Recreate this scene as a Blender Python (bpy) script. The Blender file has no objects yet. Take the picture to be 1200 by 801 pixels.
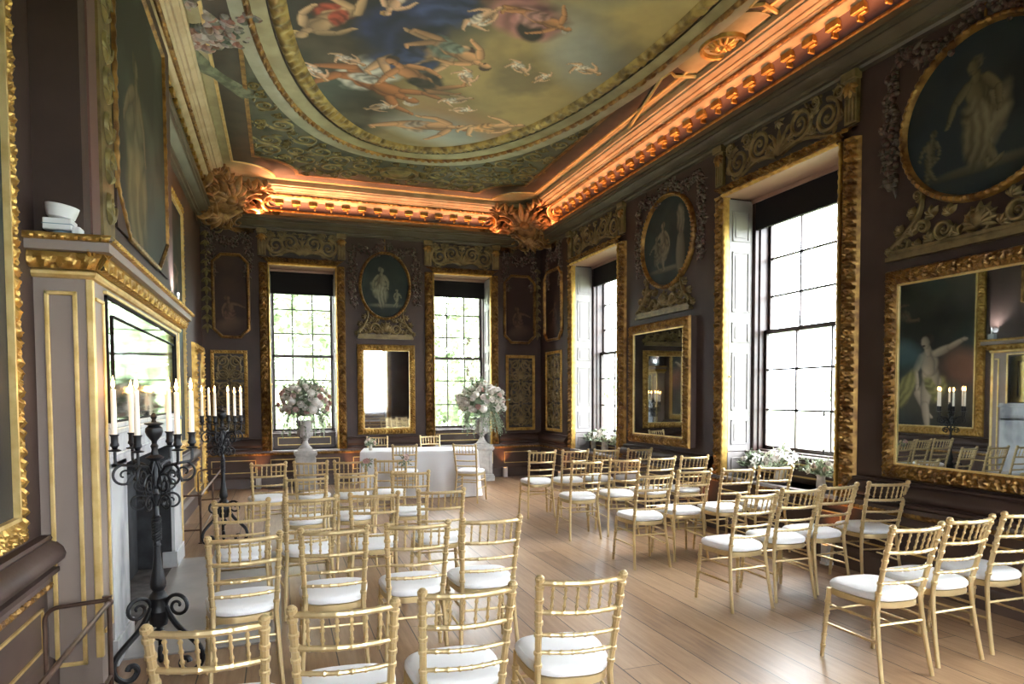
import bpy, bmesh, math, random
import numpy as np
from mathutils import Vector, Matrix
PI = math.pi
random.seed(7)
sc = bpy.context.scene
COL = sc.collection

# ------------------------------------------------------------------ mesh helper
class MB:
    def __init__(s): s.v = []; s.f = []; s.m = []; s.mi = 0
    def add(s, vs, fs):
        b = len(s.v); s.v += [tuple(p) for p in vs]
        s.f += [tuple(i + b for i in f) for f in fs]; s.m += [s.mi] * len(fs); return s
    def box(s, x0, y0, z0, x1, y1, z1, T=None):
        P = [(x0,y0,z0),(x1,y0,z0),(x1,y1,z0),(x0,y1,z0),(x0,y0,z1),(x1,y0,z1),(x1,y1,z1),(x0,y1,z1)]
        if T: P = [T(*p) for p in P]
        return s.add(P, [(0,3,2,1),(4,5,6,7),(0,1,5,4),(1,2,6,5),(2,3,7,6),(3,0,4,7)])
    def tube(s, pts, r, seg=8, cap=True, closed=False):
        pts = [Vector(p) for p in pts]; n = len(pts)
        rr = r if isinstance(r, (list, tuple)) else [r] * n
        vs = []; t0 = None; nrm = None
        for i, p in enumerate(pts):
            if closed: t = pts[(i+1) % n] - pts[i-1]
            else: t = pts[min(i+1, n-1)] - pts[max(i-1, 0)]
            if t.length < 1e-9: t = t0 or Vector((0,0,1))
            t = t.normalized()
            if nrm is None:
                a = Vector((0,0,1)) if abs(t.z) < .9 else Vector((1,0,0))
                nrm = t.cross(a).normalized()
            else:
                nrm = (nrm - t * nrm.dot(t))
                nrm = nrm.normalized() if nrm.length > 1e-6 else t.orthogonal().normalized()
            b = t.cross(nrm); t0 = t
            for k in range(seg):
                a = 2*PI*k/seg
                vs.append(p + (nrm*math.cos(a) + b*math.sin(a)) * rr[i])
        fs = []
        for i in range(n if closed else n-1):
            j = (i+1) % n
            for k in range(seg):
                l = (k+1) % seg
                fs.append((i*seg+k, i*seg+l, j*seg+l, j*seg+k))
        if cap and not closed:
            fs.append(tuple(range(seg-1, -1, -1))); fs.append(tuple((n-1)*seg+k for k in range(seg)))
        return s.add(vs, fs)
    def lathe(s, prof, c=(0,0,0), seg=20):
        vs = []; n = len(prof)
        for r, z in prof:
            for k in range(seg):
                a = 2*PI*k/seg; vs.append((c[0]+r*math.cos(a), c[1]+r*math.sin(a), c[2]+z))
        fs = [(i*seg+k, i*seg+(k+1)%seg, (i+1)*seg+(k+1)%seg, (i+1)*seg+k) for i in range(n-1) for k in range(seg)]
        fs.append(tuple(range(seg-1,-1,-1))); fs.append(tuple((n-1)*seg+k for k in range(seg)))
        return s.add(vs, fs)
    def grid(s, fn, nu, nv, cu=False):
        vs = [fn(i, j) for i in range(nu) for j in range(nv)]
        fs = []
        for i in range(nu if cu else nu-1):
            a = (i+1) % nu
            for j in range(nv-1): fs.append((i*nv+j, a*nv+j, a*nv+j+1, i*nv+j+1))
        return s.add(vs, fs)
    def ball(s, c, r, seg=8, rings=6, sc3=(1,1,1)):
        vs = []; fs = []
        for i in range(rings+1):
            th = PI*i/rings
            for k in range(seg):
                a = 2*PI*k/seg
                vs.append((c[0]+r*sc3[0]*math.sin(th)*math.cos(a), c[1]+r*sc3[1]*math.sin(th)*math.sin(a), c[2]+r*sc3[2]*math.cos(th)))
        for i in range(rings):
            for k in range(seg): fs.append((i*seg+k, (i+1)*seg+k, (i+1)*seg+(k+1)%seg, i*seg+(k+1)%seg))
        return s.add(vs, fs)
    def loft(s, loops, cap=True):
        n = len(loops[0]); vs = [p for l in loops for p in l]
        fs = [(i*n+k, i*n+(k+1)%n, (i+1)*n+(k+1)%n, (i+1)*n+k) for i in range(len(loops)-1) for k in range(n)]
        if cap: fs.append(tuple(range(n-1,-1,-1))); fs.append(tuple((len(loops)-1)*n+k for k in range(n)))
        return s.add(vs, fs)
    def build(s, name, mats, parent=None, smooth=35, recalc=True, bevel=0):
        me = bpy.data.meshes.new(name)
        off = parent['_o'] if parent is not None and '_o' in parent.keys() else (0,0,0)
        vs = s.v if tuple(off) == (0,0,0) else [(a-off[0], b-off[1], c-off[2]) for a, b, c in s.v]
        if parent is None:                                  # top level mesh: origin at the middle of its base
            A = np.array(vs); lo = A.min(0); hi = A.max(0); o = ((lo[0]+hi[0])/2, (lo[1]+hi[1])/2, lo[2])
            vs = (A - np.array(o)).tolist()
        me.from_pydata(vs, [], s.f)
        if not isinstance(mats, (list, tuple)): mats = [mats]
        for m in mats: me.materials.append(m)
        if len(mats) > 1: me.polygons.foreach_set('material_index', s.m)
        if recalc:
            bm = bmesh.new(); bm.from_mesh(me); bmesh.ops.recalc_face_normals(bm, faces=bm.faces); bm.to_mesh(me); bm.free()
        if smooth:
            me.polygons.foreach_set('use_smooth', [True]*len(me.polygons))
            me.set_sharp_from_angle(angle=math.radians(smooth))
        me.update()
        ob = bpy.data.objects.new(name, me); COL.objects.link(ob)
        if parent is None: ob.location = o; ob['_o'] = o
        else: ob.parent = parent; ob['_o'] = tuple(off)
        if bevel:
            b = ob.modifiers.new('bevel', 'BEVEL'); b.width = bevel; b.segments = 2; b.limit_method = 'ANGLE'
        return ob

def tag(o, label=None, cat=None, group=None, kind=None):
    if label: o['label'] = label
    if cat: o['category'] = cat
    if group: o['group'] = group
    if kind: o['kind'] = kind
    return o
def thing(name, label, cat, loc=(0,0,0), group=None, kind=None, local=False):
    o = bpy.data.objects.new(name, None); COL.objects.link(o); o.location = loc
    o.empty_display_size = .1
    o['_o'] = (0.,0.,0.) if local else tuple(float(c) for c in loc)
    return tag(o, label, cat, group, kind)
def struct(name, label=None, loc=(0,0,0)):
    return thing(name, label, None, loc, kind='structure')
KIDS = {}
def kids(o): return [c for c in COL.objects if c.parent == o]
def dup(root, loc, rotz, label, group=None, tree=None):
    r = root.copy(); COL.objects.link(r); r.location = loc; r.rotation_euler = (0,0,rotz)
    tag(r, label, None, group)
    for c, gs in tree:
        d = c.copy(); COL.objects.link(d); d.parent = r
        for g in gs:
            e = g.copy(); COL.objects.link(e); e.parent = d
    return r
def tree_of(root): return [(c, kids(c)) for c in kids(root)]

# ------------------------------------------------------------------ materials
MATS = {}
def mat(name, col, rough=.5, metal=0., col2=None, nscale=8., ndet=4., lo=.4, hi=.6, bump=0., bscale=40., tex='NOISE', spec=.5,
        emit=None, estr=0., attr=None, coat=0., sheen=0., trans=0., stretch=(1,1,1), sss=0.):
    if name in MATS: return MATS[name]
    m = bpy.data.materials.new(name); m.use_nodes = True; nt = m.node_tree; N = nt.nodes; L = nt.links
    b = N['Principled BSDF']
    b.inputs['Base Color'].default_value = (*col, 1); b.inputs['Roughness'].default_value = rough; b.inputs['Metallic'].default_value = metal
    b.inputs['Specular IOR Level'].default_value = spec
    if coat: b.inputs['Coat Weight'].default_value = coat; b.inputs['Coat Roughness'].default_value = .2
    if sheen: b.inputs['Sheen Weight'].default_value = sheen
    if trans: b.inputs['Transmission Weight'].default_value = trans
    if emit: b.inputs['Emission Color'].default_value = (*emit, 1); b.inputs['Emission Strength'].default_value = estr
    tc = N.new('ShaderNodeTexCoord'); mp = N.new('ShaderNodeMapping'); mp.inputs['Scale'].default_value = stretch
    L.new(tc.outputs['Object'], mp.inputs['Vector'])
    if col2 is not None:
        if tex == 'NOISE':
            n = N.new('ShaderNodeTexNoise'); n.inputs['Scale'].default_value = nscale; n.inputs['Detail'].default_value = ndet; out = n.outputs['Fac']
        else:
            n = N.new('ShaderNodeTexVoronoi'); n.inputs['Scale'].default_value = nscale; out = n.outputs['Color']
        L.new(mp.outputs[0], n.inputs['Vector'])
        r = N.new('ShaderNodeValToRGB'); e = r.color_ramp.elements
        cs = col2 if isinstance(col2[0], (tuple, list)) else [col2]
        e[0].position = lo; e[0].color = (*col, 1); e[1].position = hi; e[1].color = (*cs[-1], 1)
        for i, c in enumerate(cs[:-1]):
            x = e.new(lo + (hi-lo)*(i+1)/len(cs)); x.color = (*c, 1)
        L.new(out, r.inputs['Fac']); L.new(r.outputs['Color'], b.inputs['Base Color'])
    if attr:
        a = N.new('ShaderNodeVertexColor'); a.layer_name = attr; L.new(a.outputs['Color'], b.inputs['Base Color'])
    if bump:
        n = N.new('ShaderNodeTexNoise'); n.inputs['Scale'].default_value = bscale; n.inputs['Detail'].default_value = 5
        L.new(mp.outputs[0], n.inputs['Vector'])
        bp = N.new('ShaderNodeBump'); bp.inputs['Strength'].default_value = bump; bp.inputs['Distance'].default_value = .01
        L.new(n.outputs['Fac'], bp.inputs['Height']); L.new(bp.outputs[0], b.inputs['Normal'])
    MATS[name] = m; return m

WALL = mat('mauve brown paint', (.066,.040,.033), .50, col2=(.042,.025,.020), nscale=2.2, lo=.35, hi=.7, bump=.12, bscale=18, spec=.3)
DADO = mat('dado paint', (.105,.068,.058), .4, col2=(.075,.048,.040), nscale=3, lo=.35, hi=.7)
LINEN = mat('fireplace paint', (.29,.226,.192), .5, col2=(.245,.19,.16), nscale=2, lo=.35, hi=.7)
GOLD = mat('gilding', (.58,.37,.10), .36, .7, col2=(.36,.20,.05), nscale=12, lo=.40, hi=.66, bump=.3, bscale=90)
GOLDL = mat('pale gilding', (.80,.60,.26), .4, .55, col2=(.62,.42,.14), nscale=10, lo=.4, hi=.7)
GOLDD = mat('aged gilding', (.34,.19,.052), .36, .7, col2=(.14,.066,.022), nscale=10, lo=.40, hi=.64, bump=.35, bscale=100)
RELIEF = mat('painted stone gold relief', (.23,.165,.07), .45, .25, col2=(.11,.075,.03), nscale=9, lo=.4, hi=.7)
RELIEFG = mat('olive relief', (.24,.185,.065), .45, .3, col2=(.10,.08,.03), nscale=9, lo=.4, hi=.7)
PANELD = mat('dark panel ground', (.030,.021,.015), .55, col2=(.03,.022,.018), nscale=6)
GARL = mat('painted garland', (.04,.03,.02), .5, tex='VORONOI', nscale=26, lo=.1, hi=.95, col2=[(.10,.045,.035),(.025,.028,.014),(.15,.115,.085),(.06,.022,.02),(.03,.028,.015)])
WHITEW = mat('white painted wood', (.235,.216,.213), .5, col2=(.20,.182,.18), nscale=3)
SASH = mat('dark brown window frame', (.055,.030,.026), .4, col2=(.035,.02,.018), nscale=6)
SASHB = mat('black blind', (.010,.008,.008), .7, spec=.2)
CHAIRG = mat('champagne gold lacquer', (.70,.55,.30), .30, .6, col2=(.62,.47,.24), nscale=7, lo=.35, hi=.7)
CUSH = mat('white cushion cloth', (.86,.86,.87), .85, bump=.05, bscale=200, sheen=.2)
CLOTH = mat('white table linen', (.80,.80,.82), .9, bump=.08, bscale=150)
IRON = mat('black wrought iron', (.012,.013,.016), .42, .3, bump=.15, bscale=90)
WAX = mat('glowing ivory wax', (.85,.80,.70), .5, sss=.1, emit=(1,.8,.55), estr=.15)  # faint emission put into the wax so the candle bodies glow by themselves
FLAME = mat('candle flame', (1,.7,.3), .5, emit=(1,.50,.15), estr=60)
MARBLE = mat('white marble', (.58,.59,.60), .25, col2=(.27,.285,.31), nscale=3.2, ndet=10, lo=.48, hi=.70, stretch=(1,1,.5))
SOOT = mat('soot black', (.018,.019,.022), .8, col2=(.035,.037,.042), nscale=7)
SLAB = mat('hearth stone', (.40,.385,.37), .45, col2=(.29,.28,.27), nscale=2.5, ndet=8, lo=.35, hi=.7)
STONE = mat('cast stone', (.52,.49,.46), .75, col2=(.40,.375,.35), nscale=9, bump=.2, bscale=60)
BRONZE = mat('bronze tube', (.16,.10,.075), .35, .7, col2=(.10,.06,.045), nscale=8)
MIRR = mat('mirror glass', (.84,.86,.86), .03, 1.)
MIRRD = mat('dark old mirror glass', (.36,.38,.37), .015, 1., col2=(.27,.29,.29), nscale=3, ndet=6, lo=.4, hi=.75)
MIRRA = mat('aged mirror glass', (.66,.74,.72), .05, 1., col2=(.50,.58,.56), nscale=5, ndet=8, lo=.45, hi=.8)
CREAM = mat('cream olive paint', (.33,.285,.145), .5, col2=(.24,.20,.095), nscale=3)
CREAMW = mat('cream band paint', (.46,.36,.21), .5, col2=(.38,.28,.15), nscale=4)
OLIVE = mat('olive ground paint', (.070,.068,.034), .55, col2=(.04,.04,.02), nscale=4)
PURPLE = mat('purple brown paint', (.055,.029,.024), .5)
DARKB = mat('dark brown paint', (.05,.032,.018), .5, col2=(.03,.02,.012), nscale=4)
PETW = mat('white petals', (.84,.80,.76), .6, col2=(.78,.72,.66), nscale=15)
PETB = mat('blush petals', (.76,.52,.47), .6, col2=(.82,.68,.62), nscale=15)
PETP = mat('dusky pink petals', (.52,.27,.25), .6, col2=(.68,.42,.38), nscale=15)
PETG = mat('creamy green petals', (.66,.68,.50), .6, col2=(.78,.78,.66), nscale=18)
LEAF = mat('grey green leaf', (.10,.14,.075), .5, col2=(.25,.31,.20), nscale=12, lo=.35, hi=.7)
LEAFL = mat('pale green leaf', (.26,.33,.20), .5, col2=(.42,.47,.34), nscale=14)
WHITEP = mat('white plastic', (.78,.78,.78), .4)
BLUEG = mat('blue grey plastic', (.20,.30,.36), .4)
VASE = mat('pale glazed vase', (.66,.63,.58), .3, col2=(.55,.50,.44), nscale=20)
BRASS = mat('brass', (.70,.50,.18), .3, .9)
SILL = mat('grey painted board', (.36,.33,.33), .35, col2=(.30,.27,.27), nscale=4)
TREE = mat('tree leaves', (.20,.27,.15), .7, col2=(.36,.42,.28), nscale=.9, lo=.35, hi=.65)
BARK = mat('bark', (.06,.045,.03), .9)
LAWN = mat('lawn grass', (.30,.34,.22), .9, col2=(.24,.28,.17), nscale=.6)
PINKW = mat('soffit paint', (.34,.20,.14), .45)
SKY, LEDGE, MSPOT, EXPO = 18.5, 4.8, 90., 0.95
# floor material: long oak boards running down the room
def floor_mat():
    m = bpy.data.materials.new('oak boards'); m.use_nodes = True; nt = m.node_tree; N = nt.nodes; L = nt.links; b = N['Principled BSDF']
    tc = N.new('ShaderNodeTexCoord'); sep = N.new('ShaderNodeSeparateXYZ'); L.new(tc.outputs['Object'], sep.inputs[0])
    def math_(op, a, v=None, c=None):
        n = N.new('ShaderNodeMath'); n.operation = op
        for i, x in enumerate((a, v, c)):
            if x is None: continue
            if isinstance(x, (int, float)): n.inputs[i].default_value = x
            else: L.new(x, n.inputs[i])
        return n.outputs[0]
    W = .265
    bx = math_('DIVIDE', sep.outputs['X'], W); fl = math_('FLOOR', bx); fr = math_('FRACT', bx)
    gap = math_('LESS_THAN', math_('MINIMUM', fr, math_('SUBTRACT', 1., fr)), .014)
    wn = N.new('ShaderNodeTexWhiteNoise'); wn.noise_dimensions = '1D'; L.new(fl, wn.inputs['W'])
    yy = math_('ADD', sep.outputs['Y'], math_('MULTIPLY', wn.outputs['Value'], 4.)); by = math_('DIVIDE', yy, 4.1); fy = math_('FRACT', by)
    gap2 = math_('LESS_THAN', fy, .0012); gap = math_('MAXIMUM', gap, gap2)
    wn2 = N.new('ShaderNodeTexWhiteNoise'); wn2.noise_dimensions = '2D'
    cb = N.new('ShaderNodeCombineXYZ'); L.new(fl, cb.inputs[0]); L.new(math_('FLOOR', by), cb.inputs[1]); L.new(cb.outputs[0], wn2.inputs['Vector'])
    mp = N.new('ShaderNodeMapping'); mp.inputs['Scale'].default_value = (14, 1.1, 1); L.new(tc.outputs['Object'], mp.inputs[0])
    ns = N.new('ShaderNodeTexNoise'); ns.inputs['Scale'].default_value = 2.2; ns.inputs['Detail'].default_value = 7; ns.inputs['Roughness'].default_value = .65; L.new(mp.outputs[0], ns.inputs['Vector'])
    n2 = N.new('ShaderNodeTexNoise'); n2.inputs['Scale'].default_value = 1.3; n2.inputs['Detail'].default_value = 5; L.new(tc.outputs['Object'], n2.inputs['Vector'])
    s = math_('ADD', math_('MULTIPLY', ns.outputs['Fac'], .55), math_('MULTIPLY', n2.outputs['Fac'], .3)); s = math_('ADD', s, math_('MULTIPLY', wn2.outputs['Value'], .22))
    r = N.new('ShaderNodeValToRGB'); e = r.color_ramp.elements
    e[0].position = .3; e[0].color = (.155,.083,.042,1); e[1].position = .75; e[1].color = (.43,.285,.172,1)
    x = e.new(.52); x.color = (.295,.178,.10,1); L.new(s, r.inputs[0])
    mx = N.new('ShaderNodeMix'); mx.data_type = 'RGBA'; L.new(gap, mx.inputs['Factor']); L.new(r.outputs[0], mx.inputs['A']); mx.inputs['B'].default_value = (.02,.012,.008,1)
    L.new(mx.outputs['Result'], b.inputs['Base Color'])
    rr = math_('ADD', math_('MULTIPLY', n2.outputs['Fac'], .25), .27); L.new(rr, b.inputs['Roughness'])
    bp = N.new('ShaderNodeBump'); bp.inputs['Strength'].default_value = .25; bp.inputs['Distance'].default_value = .004
    L.new(math_('SUBTRACT', ns.outputs['Fac'], math_('MULTIPLY', gap, 2.)), bp.inputs['Height']); L.new(bp.outputs[0], b.inputs['Normal'])
    return m
def glass_mat():
    m = bpy.data.materials.new('window glass'); m.use_nodes = True; nt = m.node_tree; N = nt.nodes; L = nt.links
    N.remove(N['Principled BSDF']); o = N['Material Output']
    t = N.new('ShaderNodeBsdfTransparent'); t.inputs[0].default_value = (.97,.985,.98,1); g = N.new('ShaderNodeBsdfGlossy'); g.inputs['Roughness'].default_value = .02
    lw = N.new('ShaderNodeLayerWeight'); lw.inputs[0].default_value = .5; pw = N.new('ShaderNodeMath'); pw.operation = 'POWER'; pw.inputs[1].default_value = 4; L.new(lw.outputs['Facing'], pw.inputs[0])
    f = N.new('ShaderNodeMath'); f.operation = 'MULTIPLY_ADD'; f.inputs[1].default_value = .35; f.inputs[2].default_value = .02; L.new(pw.outputs[0], f.inputs[0]); mx = N.new('ShaderNodeMixShader')
    L.new(f.outputs[0], mx.inputs[0]); L.new(t.outputs[0], mx.inputs[1]); L.new(g.outputs[0], mx.inputs[2]); L.new(mx.outputs[0], o.inputs[0])
    return m
OAK = floor_mat(); GLASS = glass_mat()

# ------------------------------------------------------------------ wall frames: (u along the wall, n into the room, z up)
XL, XR, YF, YN, HC = -1.257, 5.06, 12.55, -1.06, 5.33
def WF(u, n, z): return (u, YF - n, z)
def WR(u, n, z): return (XR - n, u, z)
def WL(u, n, z): return (XL + n, u, z)
def WN(u, n, z): return (u, YN + n, z)

class Relief:
    """carved ornament on a surface: T maps (u, v, height) into the room"""
    def __init__(s, T, mb=None): s.T = T; s.mb = mb or MB()
    def ribbon(s, pts, w, h, k=5):
        n = len(pts); w = w if isinstance(w, list) else [w]*n
        def fn(i, j):
            p = pts[i]; a = pts[max(i-1,0)]; b = pts[min(i+1,n-1)]
            dx, dy = b[0]-a[0], b[1]-a[1]; l = math.hypot(dx, dy) or 1
            t = 2*j/(k-1) - 1; hh = h*min(1, w[i]/max(w))*math.sqrt(max(0, 1-t*t))
            return s.T(p[0] - dy/l*t*w[i], p[1] + dx/l*t*w[i], hh)
        s.mb.grid(fn, n, k)
    def spiral(s, c, r, a0, turns, d, w, h, tail=0, n=None):
        n = n or int(14*turns)+6; pts = []; ws = []
        for i in range(n):
            f = i/(n-1); rad = r*(1-f)**.8*1.0 + r*.06; a = a0 + d*2*PI*turns*f
            pts.append((c[0]+rad*math.cos(a), c[1]+rad*math.sin(a))); ws.append(w*(1-.45*f))
        s.ribbon(pts, ws, h); s.boss(c, r*.16, h)
    def boss(s, c, r, h, seg=8):
        for i in range(1):
            s.mb.grid(lambda i, j: s.T(c[0]+r*math.cos(PI/2*j/3)*math.cos(2*PI*i/seg), c[1]+r*math.cos(PI/2*j/3)*math.sin(2*PI*i/seg), h*math.sin(PI/2*j/3)), seg, 4, True)
    def leaf(s, b, ang, ln, w, h, curl=.5):
        pts = []; ws = []
        for i in range(7):
            f = i/6; a = ang + curl*f*f*1.6
            pts.append((b[0]+ln*f*math.cos(ang+curl*f*.8), b[1]+ln*f*math.sin(ang+curl*f*.8))); ws.append(w*max(.08, math.sin(PI*min(1, f*.92+.08))))
        s.ribbon(pts, ws, h)
    def fan(s, b, ang, ln, w, h, n=5, spread=1.6):
        for i in range(n):
            f = i/(n-1)-.5; s.leaf(b, ang+f*spread, ln*(1-.5*abs(f)), w, h, curl=f*.9)
    def scrollwork(s, u0, v0, u1, v1, h=.03):
        """mirrored acanthus scrolls filling a panel"""
        W, H = u1-u0, v1-v0; cu = (u0+u1)/2; R = min(H*.33, W*.15)
        s.fan((cu, v0+H*.10), PI/2, H*.66, R*.22, h, 7, 1.7); s.boss((cu, v0+H*.84), R*.32, h); s.fan((cu, v0+H*.9), -PI/2, R*.7, R*.14, h, 5, 2.4)
        for g in (-1, 1):
            an = lambda a: a if g > 0 else PI-a
            for (du, dv, r, a0, d) in ((.17,.56,1.,-PI/2,g),(.375,.42,1.05,PI/2,-g),(.29,.85,.42,0,g),(.455,.82,.42,PI,-g)):
                c = (cu+g*W*du, v0+H*dv); s.spiral(c, R*r, a0, 1.9, d, R*.20*r**.5, h)
                for k in range(6):
                    a = a0+d*(.5+k*.95); s.leaf((c[0]+R*r*math.cos(a), c[1]+R*r*math.sin(a)), a+d*.9, R*r*.62, R*.13*r**.5, h*.8, d*.6)
            pts = [(cu+g*W*(.02+.40*f), v0+H*(.10+.12*math.sin(PI*f*1.4))) for f in [i/12 for i in range(13)]]
            s.ribbon(pts, [R*.20*(1-.4*i/12) for i in range(13)], h)
            for (du, dv, q) in ((.26,.18,1.2),(.47,.20,1.9),(.08,.32,.8),(.27,.60,1.4),(.47,.60,2.4)): s.fan((cu+g*W*du, v0+H*dv), an(q), R*.75, R*.13, h*.8, 4, 1.5)
        return s
    def tall(s, u0, v0, u1, v1, h=.03, nrow=3):
        W, H = u1-u0, v1-v0; cu = (u0+u1)/2; hh = H/nrow
        for r in range(nrow):
            y = v0+hh*r; R = min(W*.23, hh*.24)
            for g in (-1, 1):
                s.spiral((cu+g*W*.24, y+hh*.27), R, PI/2, 1.9, g, R*.2, h); s.spiral((cu+g*W*.24, y+hh*.76), R*.95, -PI/2, 1.9, -g, R*.2, h)
                s.ribbon([(cu+g*W*(.03+.4*math.sin(PI*f)), y+hh*f) for f in [i/12 for i in range(13)]], R*.15, h*.8)
                s.fan((cu+g*W*.36, y+hh*.52), (0 if g > 0 else PI)+.3, R*.7, R*.14, h*.8, 3, 1.2)
            s.fan((cu, y+hh*.1), PI/2, hh*.5, R*.2, h, 5, 1.1)
            for g in (-1, 1):
                for (du, dv, an) in ((.10,.45,.9),(.42,.05,1.2),(.42,.95,-1.2),(.12,.9,-.6),(.40,.3,-.9)): s.fan((cu+g*W*du, y+hh*dv), an if g > 0 else PI-an, R*.75, R*.15, h*.8, 3, 1.2)
        return s
    def garland(s, pts, r, h=.05, seed=1):
        rnd = random.Random(seed); n = len(pts)-1
        L = sum(math.dist(pts[i], pts[i+1]) for i in range(n)); m = int(L/r*2.6)
        for k in range(m):
            t = k/max(1, m-1)*n; i = min(int(t), n-1); f = t-i
            u = pts[i][0]*(1-f)+pts[i+1][0]*f; v = pts[i][1]*(1-f)+pts[i+1][1]*f
            sw = r*(.55+.7*math.sin(PI*(k+.5)/m))
            for q in range(3): s.boss((u+rnd.uniform(-1,1)*sw, v+rnd.uniform(-1,1)*sw*.8), r*rnd.uniform(.28,.5), h*rnd.uniform(.5,1), 7)
            if k % 2 == 0: s.leaf((u, v), rnd.uniform(0, 6.28), r*1.9, r*.32, h*.5, rnd.uniform(-.6,.6))
        return s

def carved_side(mb, P, s0, s1, mitre0, mitre1, w, h, step=.012, leaf=.11, ph=0., nt=13):
    """one side of a carved gilt frame. P(s, t, height): s along the side, t outward from the opening (0..w)"""
    n = max(2, int((s1-s0)/step)); amp = h*.6
    def fn(i, j):
        t = j/(nt-1); f = i/n
        s = (s0 - mitre0*t*w)*(1-f) + (s1 + mitre1*t*w)*f
        prof = (.35 + .65*math.sin(PI*(.12+.80*t))) if t > .16 else (.62 if t > .02 else .0)
        if t > .98: prof = 0.
        c = 0
        if .2 < t < .9:
            q = (t-.55)/.35
            c = amp*(abs(math.sin(PI*(s/leaf + .55*abs(q)))) - .45)*(1-.5*q*q) + amp*.55*math.sin(2*PI*s/leaf*1.5 + 6*q)*math.cos(5*q)
        elif t <= .16 and t > .02: c = amp*.35*math.sin(2*PI*s/(leaf*.28))
        return P(s, t*w, max(0, h*prof + c))
    mb.grid(fn, n+1, nt)
def carved_rect(T, u0, v0, u1, v1, w, h, sides='lrtb', leaf=.11, mb=None):
    """frame whose OPENING is u0..u1, v0..v1; w wide, h proud of the wall; T(u, n, v)"""
    mb = mb or MB()
    ml, mr, mt, mbm = [(1 if c in sides else 0) for c in 'lrtb']
    if ml: carved_side(mb, lambda s,t,h_: T(u0-t, h_, s), v0, v1, mbm, mt, w, h, leaf=leaf)
    if mr: carved_side(mb, lambda s,t,h_: T(u1+t, h_, s), v0, v1, mbm, mt, w, h, leaf=leaf)
    if mt: carved_side(mb, lambda s,t,h_: T(s, h_, v1+t), u0, u1, ml, mr, w, h, leaf=leaf)
    if mbm: carved_side(mb, lambda s,t,h_: T(s, h_, v0-t), u0, u1, ml, mr, w, h, leaf=leaf)
    return mb
def carved_loop(T, pts, w, h, leaf=.09, mb=None, nt=7):
    """carved frame along a closed outline (pts anticlockwise), lying OUTSIDE the outline"""
    mb = mb or MB(); n = len(pts); acc = 0; S = []
    for i in range(n):
        S.append(acc); acc += math.dist(pts[i], pts[(i+1) % n])
    def fn(i, j):
        a, p, b = pts[i-1], pts[i], pts[(i+1) % n]
        e1 = (p[0]-a[0], p[1]-a[1]); e2 = (b[0]-p[0], b[1]-p[1]); l1 = math.hypot(*e1) or 1; l2 = math.hypot(*e2) or 1
        n1 = (e1[1]/l1, -e1[0]/l1); n2 = (e2[1]/l2, -e2[0]/l2); nx, ny = n1[0]+n2[0], n1[1]+n2[1]; l = math.hypot(nx, ny) or 1; nx /= l; ny /= l
        k = 1/max(.5, nx*n1[0]+ny*n1[1]); t = j/(nt-1)
        hh = 0 if j in (0, nt-1) else h*(.4+.6*math.sin(PI*t)) + (h*.4*abs(math.sin(PI*S[i]/leaf+1.2*abs(t-.5))) if 1 < j < nt-1 else 0)
        return T(p[0]+nx*t*w*k, hh, p[1]+ny*t*w*k)
    mb.grid(fn, n, nt, True); return mb
def dense(pts, d=.02):
    o = []
    n = len(pts)
    for i in range(n):
        a, b = pts[i], pts[(i+1) % n]; m = max(1, int(math.dist(a, b)/d))
        o += [(a[0]+(b[0]-a[0])*k/m, a[1]+(b[1]-a[1])*k/m) for k in range(m)]
    return o
def ellipse(cu, cv, a, b, n=96): return [(cu+a*math.cos(2*PI*i/n), cv+b*math.sin(2*PI*i/n)) for i in range(n)]
def octo(u0, v0, u1, v1, c): return [(u0+c,v0),(u1-c,v0),(u1,v0+c),(u1,v1-c),(u1-c,v1),(u0+c,v1),(u0,v1-c),(u0,v0+c)]
def sweep(mb, T, u0, u1, prof):
    return mb.grid(lambda i, j: T((u0, u1)[i], prof[j][0], prof[j][1]), 2, len(prof))
def gold_rect(mb, T, u0, v0, u1, v1, w=.018, n=.012, n0=0.):
    for a in ((u0,v0,u1,v0+w),(u0,v1-w,u1,v1),(u0,v0,u0+w,v1),(u1-w,v0,u1,v1)):
        mb.box(a[0], n0-.004, a[1], a[2], n0+n, a[3], T)
def wall_boxes(mb, T, u0, u1, z0, z1, holes, th):
    us = sorted({u0, u1, *[h[0] for h in holes], *[h[1] for h in holes]}); zs = sorted({z0, z1, *[h[2] for h in holes], *[h[3] for h in holes]})
    for a, b in zip(us, us[1:]):
        run = None
        for c, d in zip(zs, zs[1:]):
            m = ((a+b)/2, (c+d)/2)
            if any(h[0] < m[0] < h[1] and h[2] < m[1] < h[3] for h in holes):
                if run: mb.box(a, -th, run[0], b, 0, run[1], T); run = None
            else: run = (run[0] if run else c, d)
        if run: mb.box(a, -th, run[0], b, 0, run[1], T)

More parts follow.
